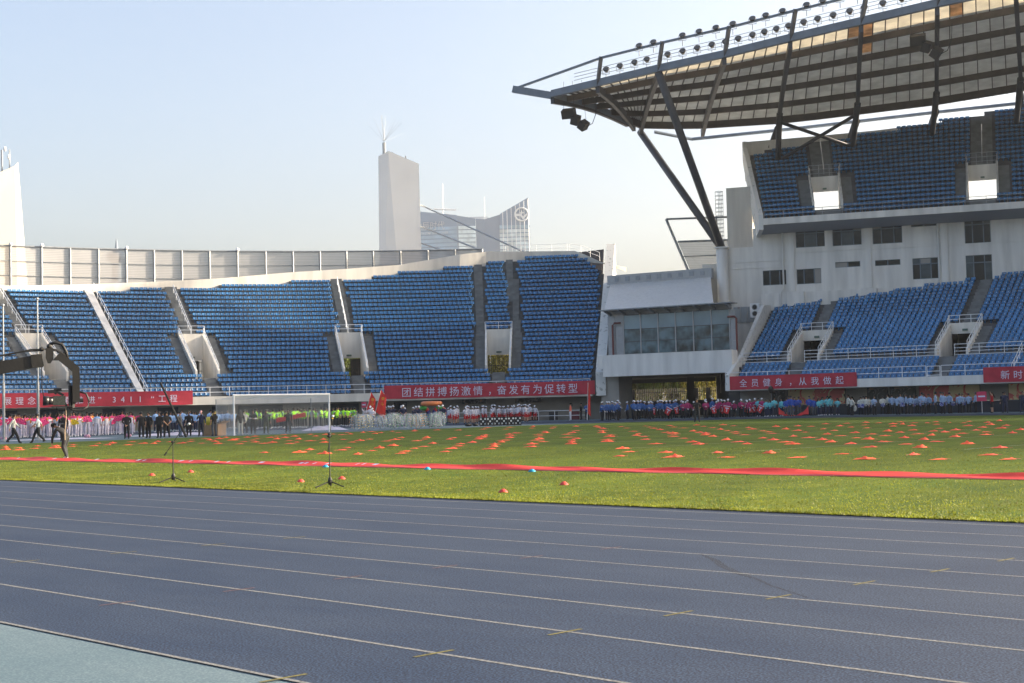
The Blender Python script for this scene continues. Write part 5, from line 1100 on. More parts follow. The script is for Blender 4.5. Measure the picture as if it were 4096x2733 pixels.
rows = sorted(CLOTHS_PLACED, key=lambda q: -horizon_drop(*q)); band = {}
for i, q in enumerate(rows): band.setdefault(i*14//len(rows), []).append(q)
for b, l in band.items():
    for k, (x, y) in enumerate(sorted(l, key=lambda q: -math.atan2(q[1], -q[0])*-1)):
        s = random.randrange(10); o = inst('orange_flag', FM[s], None, (x, y, gz(y)+.012), (0, 0, R_(58)+random.uniform(-.35, .35)+(0 if random.random() < .9 else math.pi)), (random.uniform(.6, .9),)*2+(random.uniform(.8, 1.2),))
        tag(o, 'orange flag on the grass, %s from left in the %s row beyond the ribbon' % (ordinal(k+1), ordinal(b+1)), 'flag', 'orange flags laid out on the field')

# ------------------------------------------------------------------ clear bumper balls
clear = glassy('clear_pvc', (.72, .76, .72), .17, .12)
for dn, col in (('orange', (.75, .30, .02)), ('yellow', (.65, .48, .02)), ('blue', (.02, .10, .40)), ('green', (.05, .30, .05))): mat('tab_'+dn, col, .5)
def ball_parts(col):
    m = MB(); m.sphere((0, 0, .56), .56, 20, 12, (1, 1, 1)); me1 = m.mesh('ball_shell', clear, smooth=True)
    m = MB(); m.lathe([(.25, .12), (.23, .56), (.25, 1.0)], 14, cap=False); me2 = m.mesh('inner_tube', clear, smooth=True)
    m = MB()
    for i, z in enumerate((.2, .38, .56, .74, .92)):
        for k in range(7):
            a = 2*math.pi*k/7; r = .565*math.sqrt(max(.05, 1-((z-.56)/.57)**2)); c = Vector((r*math.cos(a), r*math.sin(a), z)); m.sphere(tuple(c), .034, 6, 4, (1, 1, .75))
    me3 = m.mesh('tabs', MATS['tab_'+col]); m = MB()
    for a in (0, 2.1, 4.2): m.tube([(.27*math.cos(a), .27*math.sin(a), .2), (.27*math.cos(a), .27*math.sin(a), .9)], .02, 5)
    me4 = m.mesh('strap', black); return me1, me2, me3, me4
BPc = {c: ball_parts(c) for c in ('orange', 'yellow', 'blue', 'green')}
a0, a1 = Vector((-78.7, 62.7, 0)), Vector((-75.5, 67.6, 0)); seq = ['orange', 'yellow', 'blue', 'blue', 'green', 'green', 'green', 'orange', 'orange', 'green', 'green']
for k, c in enumerate(seq):
    q = a0.lerp(a1, k/(len(seq)-1)) + Vector((-.5+.12*math.sin(k*2.2), .1*math.cos(k*1.7), 0)); s = random.uniform(.96, 1.1)
    e = empty('bumper_ball', q, random.random()*6, label='clear inflatable bumper ball with %s tabs, %s from left in the row' % (c, ordinal(k+1)), cat='bumper ball', group='clear bumper balls in a row'); e.scale = (s, s, s); e.rotation_euler = (random.uniform(-.25, .25), random.uniform(-.25, .25), random.random()*6)
    for nm, me in zip(('ball_shell', 'inner_tube', 'tabs', 'strap'), BPc[c]):
        o = inst(nm, me, e)
        if nm == 'tabs': o['kind'] = 'stuff'
# inflatable arches and ring
inf = {k: mat('inflatable_'+k, c, .4, spec=.4) for k, c in dict(red=(.45, .025, .02), green=(.03, .33, .04), blue=(.02, .025, .16), orange=(.68, .20, .06)).items()}
iu = math.atan2(.78, .62)
for k, (x, y, lab) in enumerate(((-97.7, 84.9, 'inflatable arch of blue, red and green segments left of its twin'), (-96.8, 86.1, 'inflatable arch of blue, red and green segments right of its twin'))):
    e = empty('inflatable_arch', (x, y, 0), iu, label=lab, cat='inflatable')
    for a, b, c in ((0, .55, 'blue'), (.55, 1.0, 'red'), (1.0, 2.14, 'green'), (2.14, 2.59, 'red'), (2.59, 3.1416, 'blue')):
        m = MB(); m.torus((0, 0, .98), .50, .20, 8, 10, axis='y', a0=a, a1=b); m.build('segment', inf[c], e, smooth=True)
    for s in (-1, 1): m = MB(); m.tube([(s*.50, 0, 0), (s*.50, 0, .99)], .20, 10); m.build('foot', inf['blue'], e, smooth=True)
m = MB(); m.torus((0, 0, 0), .78, .21, 36, 12); e = m.build('inflatable_ring', inf['orange'], smooth=True); e.location = (-97.2, 85.5, 1.88); e.rotation_euler = (0, 0, iu); tag(e, 'orange inflatable ring lying on top of the two arches', 'inflatable')
# dotted black boards
dot = mat('board_white_dot', (.62, .64, .62), .6)
for k in range(6):
    q = Vector((-78.0, 73.7, 0)).lerp(Vector((-76.4, 75.8, 0)), k/5); e = empty('dotted_board', q, R_(48)+.10*math.sin(k*2), label='black board with white dots on the track edge, %s from left' % ordinal(k+1), cat='board', group='black boards with white dots')
    m = MB(); m.box(-.26, .26, -.06, .06, .02, .66); m.build('panel', black, e)
    for s in (-.22, .22): m = MB(); m.prism([(s-.03, -.3, 0), (s-.03, .3, 0), (s-.03, .05, .45), (s-.03, -.05, .45)], (.06, 0, 0)); m.build('foot', black, e)
    for dx, dz in ((-.16, .53), (.16, .53), (0, .35), (-.16, .17), (.16, .17)):
        for s in (1, -1):
            m = MB(); n = 14; m.add([(dx+.07*math.cos(2*math.pi*j/n), s*.064, dz+.07*math.sin(2*math.pi*j/n)) for j in range(n)], [tuple(range(n))]); m.build('dot', dot, e)
# cardboard box, bag, sheets, pole, disc
e = empty('cardboard_box', (-78.2, 50.4, 0), .4, label='open brown cardboard box on the track beside the goal', cat='box'); card = mat('cardboard', (.32, .20, .11), .85, var=.08)
for a in ((-.55, .55, -.45, -.43, 0, .75), (-.55, .55, .43, .45, 0, .75), (-.55, -.53, -.43, .43, 0, .75), (.53, .55, -.43, .43, 0, .75), (-.53, .53, -.43, .43, .01, .03)): m = MB(); m.box(*a); m.build('side', card, e)
for s in (-1, 1): m = MB(); m.prism([(s*.55, -.45, .75), (s*.85, -.45, .88), (s*.85, .45, .88), (s*.55, .45, .75)], (0, 0, .015)); m.build('flap', card, e)
yb = mat('yellow_plastic', (.55, .42, .03), .5); m = MB(); m.sphere((0, 0, .12), .45, 14, 9, (1.1, .7, .7)); m.prism([(-.1, 0, .3), (.35, .1, .75), (.45, 0, .3), (.2, -.15, .2)], (.05, .1, 0)); e = m.build('plastic_bag', yb, smooth=True); e.location = (-78.3, 50.1, .78); tag(e, 'crumpled yellow plastic bag on top of the cardboard box', 'bag')
sheet_m = mat('white_plastic_sheet', (.48, .46, .56), .4, var=.1, scale=2)
def crumpled(x, y, lx, ly, h, rz, label, seed):
    rr = random.Random(seed); m = MB(); nx, ny = 24, 8; P = []
    for i in range(nx+1):
        for j in range(ny+1):
            s, t = i/nx, j/ny; P.append(((s-.5)*lx, (t-.5)*ly*(.7+.3*math.sin(s*7+seed)), .01+h*math.sin(math.pi*s)*math.sin(math.pi*t)*(.5+.5*math.sin(s*13+t*5+seed)**2)))
    m.add(P, [(i*(ny+1)+j, (i+1)*(ny+1)+j, (i+1)*(ny+1)+j+1, i*(ny+1)+j+1) for i in range(nx) for j in range(ny)]); o = m.build('plastic_sheet', sheet_m, smooth=True); o.location = (x, y, gz(y)); o.rotation_euler = (0, 0, rz); tag(o, label, 'sheet')
crumpled(-84.5, 63.9, 3.4, 1.4, .38, R_(58), 'crumpled white plastic sheet heaped behind the right goal post', 1)
crumpled(-84.5, 51.5, 6.5, 1.0, .22, R_(58), 'white plastic sheet lying flat behind the staff in black', 2)
crumpled(-83.5, 42.5, 7.0, .7, .10, R_(62), 'white plastic strip on the light blue track before the fan holders', 3)
for k, (x, y) in enumerate(((-85, 45.2), (-83, 47.0), (-88, 41.0))):
    m = MB(); m.sphere((0, 0, .13), .25, 10, 7, (1.2, .8, .5)); e = m.build('bottle_pack', mat('pack_pink', (.5, .25, .32), .5, var=.4, scale=8)); e.location = (x, y, 0); tag(e, 'small pink and blue drinks pack on the track, %s from left' % ordinal((2, 3, 1)[k]), 'drinks pack')
m = MB(); m.tube([(0, 0, 0), tuple(Vector((-1.05, -1.5, 4.1))*.82)], .085, 8, r2=.06); e = m.build('leaning_pole', black); e.location = (-75.9, 46.9, 0); tag(e, 'thick black pole leaning up among the staff in black', 'pole')
e = empty('black_disc', (-76.3, 108.3, 0), label='black round disc on a thin pole in front of the grandstand banner', cat='disc'); m = MB(); m.sphere((0, 0, 2.45), .36, 20, 12, (.75, .75, 1)); m.build('disc', black, e); m = MB(); m.tube([(0, 0, 0), (0, 0, 2.1)], .02, 5); m.build('pole', grey_steel, e)
crm = mat('red_bunting', (.55, .03, .03), .7); m = MB(); P = []; 
for i in range(13):
    for j in range(4): P.append(((i/12-.5)*2.6, (j/3-.5)*.5, (.75*(abs(i/12-.5)*2)**2+.05)*(j/3*.8+.2)+.04*math.sin(i*2+j)))
m.add(P, [(i*4+j, (i+1)*4+j, (i+1)*4+j+1, i*4+j+1) for i in range(12) for j in range(3)]); e = m.build('red_cloth', crm, smooth=True); e.location = (-73.2, 107.2, .02); e.rotation_euler = (0, 0, R_(36)); tag(e, 'heap of red cloth on the track beside the crouching person', 'cloth')
for k, (x, y, lx) in enumerate(((-80.2, 74.3, 1.6), (-81.0, 71.6, .8))):
    m = MB(); rr = random.Random(k)
    for q in range(5): m.sphere((rr.uniform(-.5, .5)*lx, rr.uniform(-.2, .2), .1), .16, 8, 6, (1.4, 1, .7))
    e = m.build('black_bag', black, smooth=True); e.location = (x, y, 0); e.rotation_euler = (0, 0, R_(55)); tag(e, ('long black bags piled on the track left of the dotted boards', 'small black bag on the track by the bumper balls')[k], 'bag')

# ------------------------------------------------------------------ camera crane
crane_b = mat('crane_black_paint', (.013, .012, .010), .55, var=.15, scale=4, bump=.15, bscale=25); KO = Vector((-31.2, 9.6, -.39))
CRN = empty('camera_crane', KO, label='black camera crane with its arm reaching in from the left', cat='crane')
rI = Vector((.45, .893, 0)); cor = Vector((-28.33, 14.87, 0)); 
def kp(x, z, d=0): return cor + rI*x + Vector((-.893, .45, 0))*d + Vector((0, 0, z))     # x along the picture plane, metres from the corner
def kb(m, n, mt=crane_b, sm=False): return m.build(n, mt, CRN, KO, sm)
m = MB(); a = [(-1.62, 2.42), (-.72, 2.62), (-.66, 2.50), (-.84, 2.34), (-1.62, 2.20)]
far_ = KO+Vector((-.25, -.35, 1.85))
endp = kp(-.72, 2.55); st = far_
m.bar(st+Vector((0, 0, .05)), endp-Vector((0, 0, .02)), .22, .26); kb(m, 'boom_arm')
m = MB(); m.bar(kp(-.95, 2.5), kp(-.72, 2.52), .24, .28); kb(m, 'arm_sleeve')
m = MB(); m.tube([st+Vector((0, 0, .28)), kp(-1.1, 2.72), kp(-.7, 2.74)], .02, 5); m.tube([st+Vector((0, 0, .22)), kp(-.95, 2.76), kp(-.6, 2.76)], .012, 5); kb(m, 'stay_cable')
m = MB(); m.prism([kp(-.66, 2.78, -.08), kp(-.50, 2.78, -.08), kp(-.50, 2.56, -.08), kp(-.56, 2.46, -.08), kp(-.62, 2.46, -.08), kp(-.66, 2.58, -.08)], Vector((-.893, .45, 0))*.18); kb(m, 'head_bracket')
m = MB()
for z in (2.82, 2.74): m.sphere(kp(-.58, z), .06, 10, 8)
m.sphere(kp(-.74, 2.76), .05, 10, 8); kb(m, 'pulley')
m = MB(); A = [kp(-.50, 2.50), kp(-.36, 2.66), kp(-.02, 2.34)]; 
m.prism([kp(-.52, 2.52, -.09), kp(-.36, 2.70, -.09), kp(.03, 2.36, -.09), kp(.03, 1.62, -.09), kp(-.12, 1.62, -.09), kp(-.12, 2.28, -.09), kp(-.40, 2.52, -.09)], Vector((-.893, .45, 0))*.18); kb(m, 'drop_arm')
m = MB(); m.tube([kp(-.58, 2.86), kp(-.46, 2.90), kp(-.32, 2.86), kp(-.24, 2.70), kp(-.22, 2.58)], .035, 8); m.tube([kp(-.64, 2.76), kp(-.45, 2.74), kp(-.28, 2.64), kp(-.2, 2.56)], .03, 8); kb(m, 'hose', black, True)
m = MB(); m.tube([kp(.03, 1.84), kp(.16, 1.80), kp(.22, 1.66), kp(.20, 1.52), kp(.08, 1.44), kp(-.10, 1.45), kp(-.22, 1.52), kp(-.28, 1.62)], .022, 8); kb(m, 'hose', black, True)
m = MB(); m.tube([kp(-.74, 2.40), kp(-.74, 1.95), kp(-.70, 1.72), kp(-.60, 1.62)], .010, 5); m.tube([kp(-.45, 1.52), kp(-.40, 1.35), kp(-.36, 1.22)], .010, 5); kb(m, 'cable', black)
m = MB(); m.tube([kp(-.26, 1.58), kp(-.25, 1.3), kp(-.28, 1.0), kp(-.28, .82)], .008, 5); kb(m, 'rope', mat('pale_rope', (.45, .33, .22), .8))
m = MB(); m.tube([kp(-.12, 1.66, -.02), kp(-.12, 1.66, .1)], .09, 14); m.bar(kp(-.15, 1.98), kp(-.15, 1.55), .06, .09); m.bar(kp(-.55, 1.53), kp(-.12, 1.53), .16, .03); m.bar(kp(-.12, 1.66), kp(-.12, 1.50), .10, .05); kb(m, 'remote_head', black)
m = MB(); m.tube([kp(.03, 1.66), kp(.10, 1.66)], .045, 12); kb(m, 'motor', black)
VC = empty('video_camera', kp(-.45, 1.53), label='black video camera with big lens hanging from the crane', cat='camera'); vo = VC.location
def vb(m, n, mt=blackgloss, sm=False): return m.build(n, mt, VC, vo, sm)
m = MB(); m.bar(kp(-.52, 1.66), kp(-.26, 1.66), .14, .20); vb(m, 'body', mat('camera_body', (.03, .035, .03), .5, var=.5, scale=40))
m = MB(); m.tube([kp(-.52, 1.66), kp(-.64, 1.66)], .085, 16); m.tube([kp(-.60, 1.66), kp(-.72, 1.665)], .098, 16, r2=.105); vb(m, 'lens', blackgloss, True)
m = MB(); m.tube([kp(-.48, 1.80), kp(-.42, 1.87)], .03, 8); m.bar(kp(-.62, 1.85), kp(-.46, 1.86), .06, .07); m.tube([kp(-.50, 1.90), kp(-.34, 1.90)], .035, 10); vb(m, 'viewfinder')
m = MB(); m.bar(kp(-.46, 1.86), kp(-.30, 1.77), .05, .05); vb(m, 'handle')
m = MB(); m.tube([KO+Vector((0, 0, .1)), KO+Vector((0, 0, 1.85))], .12, 12); kb(m, 'pedestal')
for k in range(3):
    a = k*2.09; m = MB(); m.tube([KO+Vector((0, 0, .5)), KO+Vector((math.cos(a)*.9, math.sin(a)*.9, .03))], .05, 8); kb(m, 'leg')
m = MB(); m.bar(far_, far_+(far_-endp).normalized()*1.6, .2, .22); m.box(-.3, .3, -.3, .3, -.3, .3, lambda x, y, z: tuple(far_+(far_-endp).normalized()*1.7+Vector((x, y, z)))); kb(m, 'counterweight')
# ------------------------------------------------------------------ people
HAIR = mat('black_hair', (.012, .010, .009), .5); SKIN = mat('skin', (.36, .20, .13), .6); SKIN2 = mat('skin_tan', (.30, .165, .11), .6)
def cm(name, c, **k): return mat('cloth_'+name, c, .85, var=.12, scale=6, **k)
Cc = dict(white=cm('white', (.62, .61, .66)), lav=cm('lavender_white', (.53, .51, .62)), pink=cm('pink', (.62, .05, .18)), orange=cm('orange', (.75, .24, .03)), sky=cm('sky_blue', (.27, .44, .72)), neon=cm('neon', (.36, .82, .03)), camo=cm('grey_blue', (.16, .26, .32)), black=cm('black', (.012, .012, .014)), dark=cm('charcoal', (.03, .032, .036)), navy=cm('navy', (.016, .022, .055)), red=cm('red', (.50, .022, .025)), blue=cm('jacket_blue', (.035, .11, .31)), maroon=cm('maroon', (.33, .022, .11)), cyan=cm('cyan', (.13, .50, .56)), royal=cm('royal_blue', (.018, .07, .36)), cream=cm('cream', (.58, .57, .50)), grey=cm('blue_grey', (.28, .38, .54)), greyj=cm('grey_jacket', (.42, .43, .40)), tee=cm('pale_blue_tee', (.40, .46, .50)), coral=cm('coral', (.78, .17, .10)), jean=cm('jeans', (.05, .09, .17)), dgrey=cm('dark_grey', (.085, .09, .10)), glove=cm('glove_white', (.66, .66, .66)), shoe=cm('shoe_white', (.58, .58, .60)), camog=cm('olive', (.07, .075, .04)), tan=cm('tights', (.38, .24, .17)), purple=cm('purple', (.08, .02, .22)))
J0 = dict(pelvis=((0, 0, .95), (.175, .13)), spine=((0, 0, 1.10), (.165, .125)), chest=((0, .0, 1.29), (.190, .135)), nb=((0, -.01, 1.43), (.085, .075)), neck=((0, .0, 1.50), (.052, .055)), jaw=((0, .022, 1.555), (.058, .068)), head=((0, .008, 1.63), (.076, .092)), crown=((0, -.004, 1.695), (.045, .055)), nose=((0, .105, 1.612), (.012, .014)))
def limb(**k): return k
def base_pose(armL, armR, legL, legR, lean=0.0, dz=0.0, headf=0.0):
    """arms: elbow, wrist ; legs: knee, ankle (right side x>0 mirrored for left)"""
    J = {k: (Vector(v[0]), v[1]) for k, v in J0.items()}
    if lean:
        c = Vector((0, 0, .95)); M = Matrix.Rotation(-lean, 4, 'X')
        for k in ('spine', 'chest', 'nb', 'neck', 'jaw', 'head', 'crown', 'nose'): J[k] = (M @ (J[k][0]-c)+c, J[k][1])
    if headf:
        c = J['neck'][0].copy(); M = Matrix.Rotation(-headf, 4, 'X')
        for k in ('jaw', 'head', 'crown', 'nose'): J[k] = (M @ (J[k][0]-c)+c, J[k][1])
    ML = Matrix.Rotation(-lean, 4, 'X'); c = Vector((0, 0, .95))
    for s, (el, wr_), (kn, an) in ((1, armR, legR), (-1, armL, legL)):
        S = 'R' if s > 0 else 'L'; f = lambda q: Vector((q[0]*s, q[1], q[2]))
        sh_ = f((.195, -.01, 1.38)); sh_ = ML @ (sh_-c)+c if lean else sh_
        el, wr_ = f(el), f(wr_)
        J['sh'+S] = (sh_, (.075, .072)); J['el'+S] = (el, (.057, .057)); J['wr'+S] = (wr_, (.034, .03))
        d = (wr_-el).normalized(); J['pa'+S] = (wr_+d*.07, (.030, .020))
        side = Vector((s*-1, .4, 0)); side = (side-d*side.dot(d)).normalized()
        for i in range(4):
            b = J['pa'+S][0]+side*(.026-.017*i)+d*.02; ln = (.052, .060, .056, .044)[i]
            J['fa%d%s' % (i, S)] = (b+d*ln*.5, (.0095, .0095)); J['fb%d%s' % (i, S)] = (b+d*ln+Vector((0, .018, 0)), (.008, .008))
        J['th'+S] = (wr_+d*.05+side*.042, (.011, .011)); J['ti'+S] = (wr_+d*.085+side*.055, (.009, .009))
        J['hi'+S] = (f((.09, 0, .90)), (.108, .11)); J['kn'+S] = (f(kn), (.078, .08)); J['an'+S] = (f(an), (.058, .06)); J['to'+S] = (f((an[0]+.015, an[1]+.14, max(.035, an[2]-.055))), (.040, .034)); J['he'+S] = (f((an[0], an[1]-.03, max(.04, an[2]-.045))), (.038, .038))
    return J
E_ = [('pelvis', 'spine', 1), ('spine', 'chest', 1), ('chest', 'nb', 7), ('nb', 'neck', 0), ('neck', 'jaw', 0), ('jaw', 'head', 0), ('head', 'crown', 0), ('head', 'nose', 0)]
for S in 'RL':
    E_ += [('chest', 'sh'+S, 7), ('sh'+S, 'el'+S, 8), ('el'+S, 'wr'+S, 2), ('wr'+S, 'pa'+S, 3), ('pelvis', 'hi'+S, 4), ('hi'+S, 'kn'+S, 4), ('kn'+S, 'an'+S, 5), ('an'+S, 'to'+S, 6), ('an'+S, 'he'+S, 6), ('pa'+S, 'th'+S, 3), ('th'+S, 'ti'+S, 3)]
    for i in range(4): E_ += [('pa'+S, 'fa%d%s' % (i, S), 3), ('fa%d%s' % (i, S), 'fb%d%s' % (i, S), 3)]
SEGV = {}
def person_mesh(nm, J):
    keys = list(J); keys.remove('pelvis'); keys = ['pelvis']+keys; ix = {k: i for i, k in enumerate(keys)}
    me = bpy.data.meshes.new('sk'); me.from_pydata([J[k][0] for k in keys], [(ix[a], ix[b]) for a, b, _ in E_], []); ob = bpy.data.objects.new('sk', me); COL.objects.link(ob)
    md = ob.modifiers.new('skin', 'SKIN'); md.use_smooth_shade = True; md.branch_smoothing = .6
    for i, k in enumerate(keys): me.skin_vertices[0].data[i].radius = J[k][1]; me.skin_vertices[0].data[i].use_root = (i == 0)
    sb_ = ob.modifiers.new('sub', 'SUBSURF'); sb_.levels = 1; sb_.render_levels = 1
    dg = bpy.context.evaluated_depsgraph_get(); out = bpy.data.meshes.new_from_object(ob.evaluated_get(dg)); bpy.data.objects.remove(ob)
    nf = len(out.polygons); C = np.empty(nf*3); out.polygons.foreach_get('center', C); C = C.reshape(-1, 3)
    best = np.full(nf, 1e9); cls = np.zeros(nf, int)
    for a, b, k in E_:
        A, B = np.array(J[a][0]), np.array(J[b][0]); d = B-A; t = np.clip(((C-A)@d)/max(1e-9, d@d), 0, 1); ds = np.linalg.norm(C-A-t[:, None]*d, axis=1)
        rad = J[a][1][0]+(J[b][1][0]-J[a][1][0])*t; ds = ds/np.maximum(rad, .02) if k in (0, 1, 4, 7, 8) else ds/np.maximum(rad, .02)*.98
        up_ = ds < best; best[up_] = ds[up_]; cls[up_] = k
    zmin = min(v.co.z for v in out.vertices); out.transform(Matrix.Translation((0, 0, -zmin)))
    hd = np.array(J['head'][0]); fwd = np.array(J['nose'][0])-hd; fwd /= np.linalg.norm(fwd); upv = np.array(J['crown'][0])-np.array(J['jaw'][0]); upv /= np.linalg.norm(upv); sd_ = np.cross(fwd, upv)
    for s in (-1, 1):
        e = hd+fwd*.085+upv*.012+sd_*.034*s; m_ = (np.linalg.norm(C-e, axis=1) < .017) & (cls == 0); cls[m_] = 9
    out.materials.clear()
    for _ in range(10): out.materials.append(SKIN)
    out.polygons.foreach_set('material_index', cls.astype(np.int32)); out.polygons.foreach_set('use_smooth', [True]*nf); out.update(); out.name = 'person_'+nm
    return out, zmin, hd, fwd, upv, sd_
DN = ((.10, .015, .49), (.10, -.02, .09)); armdn = ((.235, -.03, 1.12), (.25, .03, .88))
POSES = dict(
    stand=base_pose(armdn, armdn, DN, DN),
    hold=base_pose(((.24, .0, 1.13), (.07, .20, 1.10)), ((.24, .0, 1.13), (.07, .20, 1.14)), DN, ((.11, .03, .49), (.11, .01, .09)), headf=.15),
    clasp=base_pose(((.235, .0, 1.11), (.05, .17, .90)), ((.235, .0, 1.11), (.05, .17, .92)), DN, DN),
    behind=base_pose(((.23, -.10, 1.12), (.06, -.17, .92)), ((.23, -.10, 1.12), (.06, -.17, .94)), ((.12, .01, .49), (.15, -.02, .09)), ((.12, .01, .49), (.15, -.02, .09))),
    phone=base_pose(armdn, ((.24, .06, 1.16), (.10, .24, 1.34)), DN, ((.12, .02, .49), (.14, .0, .09)), headf=.25),
    aside=base_pose(((.27, .02, 1.14), (.20, .22, 1.22)), armdn, ((.10, .02, .49), (.11, .05, .09)), DN, headf=-.1),
    raise_=base_pose(((.30, .04, 1.45), (.14, .10, 1.66)), ((.30, .04, 1.45), (.14, .10, 1.66)), DN, DN),
    walk=base_pose(((.22, .12, 1.15), (.20, .28, .98)), ((.22, -.16, 1.14), (.22, -.18, .88)), ((.09, -.02, .52), (.09, -.34, .16)), ((.09, .18, .52), (.09, .30, .09)), lean=.08),
    bend=base_pose(((.20, .46, .90), (.16, .50, .66)), ((.19, .24, .90), (.17, .20, .66)), ((.09, .10, .52), (.09, -.06, .09)), ((.10, .14, .53), (.10, .03, .09)), lean=.80, headf=.3),
    crouch=base_pose(((.20, .30, .98), (.12, .55, .82)), ((.20, .30, .98), (.12, .55, .80)), ((.16, .34, .82), (.12, .02, .52)), ((.16, .34, .82), (.12, .02, .52)), lean=.7, headf=.2))
PM = {k: person_mesh(k, J) for k, J in POSES.items()}
def head_piece(kind, info):
    me, zmin, hd, fwd, upv, sd_ = info; m = MB(); h = Vector(hd)-Vector((0, 0, zmin)); F_, U_, S_ = Vector(fwd), Vector(upv), Vector(sd_); U_ = (U_-F_*U_.dot(F_)).normalized()
    T = lambda a, b, c: tuple(h+S_*a+F_*b+U_*c)
    if kind in ('hair', 'long_hair', 'ponytail'):
        n, k = 16, 9
        for i in range(k):
            for j in range(n):
                q = []
                for ii, jj in ((i, j), (i, j+1), (i+1, j+1), (i+1, j)):
                    t = math.pi*.72*ii/k; a = 2*math.pi*jj/n; q.append((.092*math.sin(t)*math.sin(a), -.012+.110*math.sin(t)*math.cos(a), .02+.105*math.cos(t)))
                cy = sum(z[1] for z in q)/4; cz = sum(z[2] for z in q)/4
                if cy > .045 and cz < .058: continue
                m.add([T(*z) for z in q], [(0, 1, 2, 3)])
        if kind == 'long_hair': m.add([T(x*(1+.1*r), -.10-.03*r-.02*(1-abs(x)/.09), .02-.14*r) for r in range(4) for x in (-.09, -.045, 0, .045, .09)], [(r*5+c, r*5+c+1, (r+1)*5+c+1, (r+1)*5+c) for r in range(3) for c in range(4)]); m.add([T(x, -.08+.02*abs(x)/.09-.03*r, .04-.15*r) for r in range(4) for x in (-.095, -.05, 0, .05, .095)], [(r*5+c, (r+1)*5+c, (r+1)*5+c+1, r*5+c+1) for r in range(3) for c in range(4)])
        if kind == 'ponytail': m.tube([T(0, -.11, .03), T(0, -.17, .0), T(.01, -.17, -.12), T(.01, -.15, -.27)], .034, 7, r2=.014)
    if kind == 'cap':
        n, k = 16, 6
        for i in range(k):
            for j in range(n):
                q = []
                for ii, jj in ((i, j), (i, j+1), (i+1, j+1), (i+1, j)):
                    t = math.pi*.5*ii/k; a = 2*math.pi*jj/n; q.append(T(.095*math.sin(t)*math.sin(a), -.008+.112*math.sin(t)*math.cos(a), .025+.105*math.cos(t)))
                m.add(q, [(0, 1, 2, 3)])
        P = [T(.088*math.sin(a), .05+.05*math.cos(a), .03) for a in [R_(x) for x in (-90, -60, -30, 0, 30, 60, 90)]]; P2 = [T(.08*math.sin(a), .085+.085*math.cos(a), .012) for a in [R_(x) for x in (-90, -60, -30, 0, 30, 60, 90)]]
        m.add(P+P2, [(i, i+1, 8+i, 7+i) for i in range(6)])
    return m.mesh(kind, HAIR, smooth=True)
HP = {}
def hp(kind, pose):
    if (kind, pose) not in HP: HP[kind, pose] = head_piece(kind, PM[pose])
    return HP[kind, pose]
CAPW = cm('cap_white', (.66, .67, .70)); CAPP = cm('cap_pink', (.62, .34, .33)); CAPK = cm('cap_black', (.012, .012, .012))
def person(x, y, face, pose, w, hair, label, group=None, scale=1.0, cap=None):
    """w: skin, top, forearm, hand, thigh, shin, shoe, shoulder, upper arm"""
    scale *= .955; o = inst('person', PM[pose][0], None, (x, y, gz(y)+.002), (0, 0, face), (scale*1.12, scale*1.12, scale))
    ms = [w.get('skin', SKIN), w['top'], w.get('fore', w['top']), w.get('hand', w.get('skin', SKIN)), w['leg'], w.get('shin', w['leg']), w.get('shoe', Cc['dark']), w.get('shoulder', w['top']), w.get('arm', w.get('shoulder', w['top'])), HAIR]
    for i, m_ in enumerate(ms): o.material_slots[i].link = 'OBJECT'; o.material_slots[i].material = m_
    tag(o, label, 'person', group)
    for k in hair: inst(k if k != 'cap' else 'cap', hp(k, pose), o)
    if cap:
        for c in o.children:
            if c.name.startswith('cap'): 
                c.material_slots[0].link = 'OBJECT'; c.material_slots[0].material = cap
    return o
def toface(x, y, tx=-35, ty=50): return math.atan2(-(tx-x), ty-y)      # local +Y faces the target
rp_ = random.Random(21)
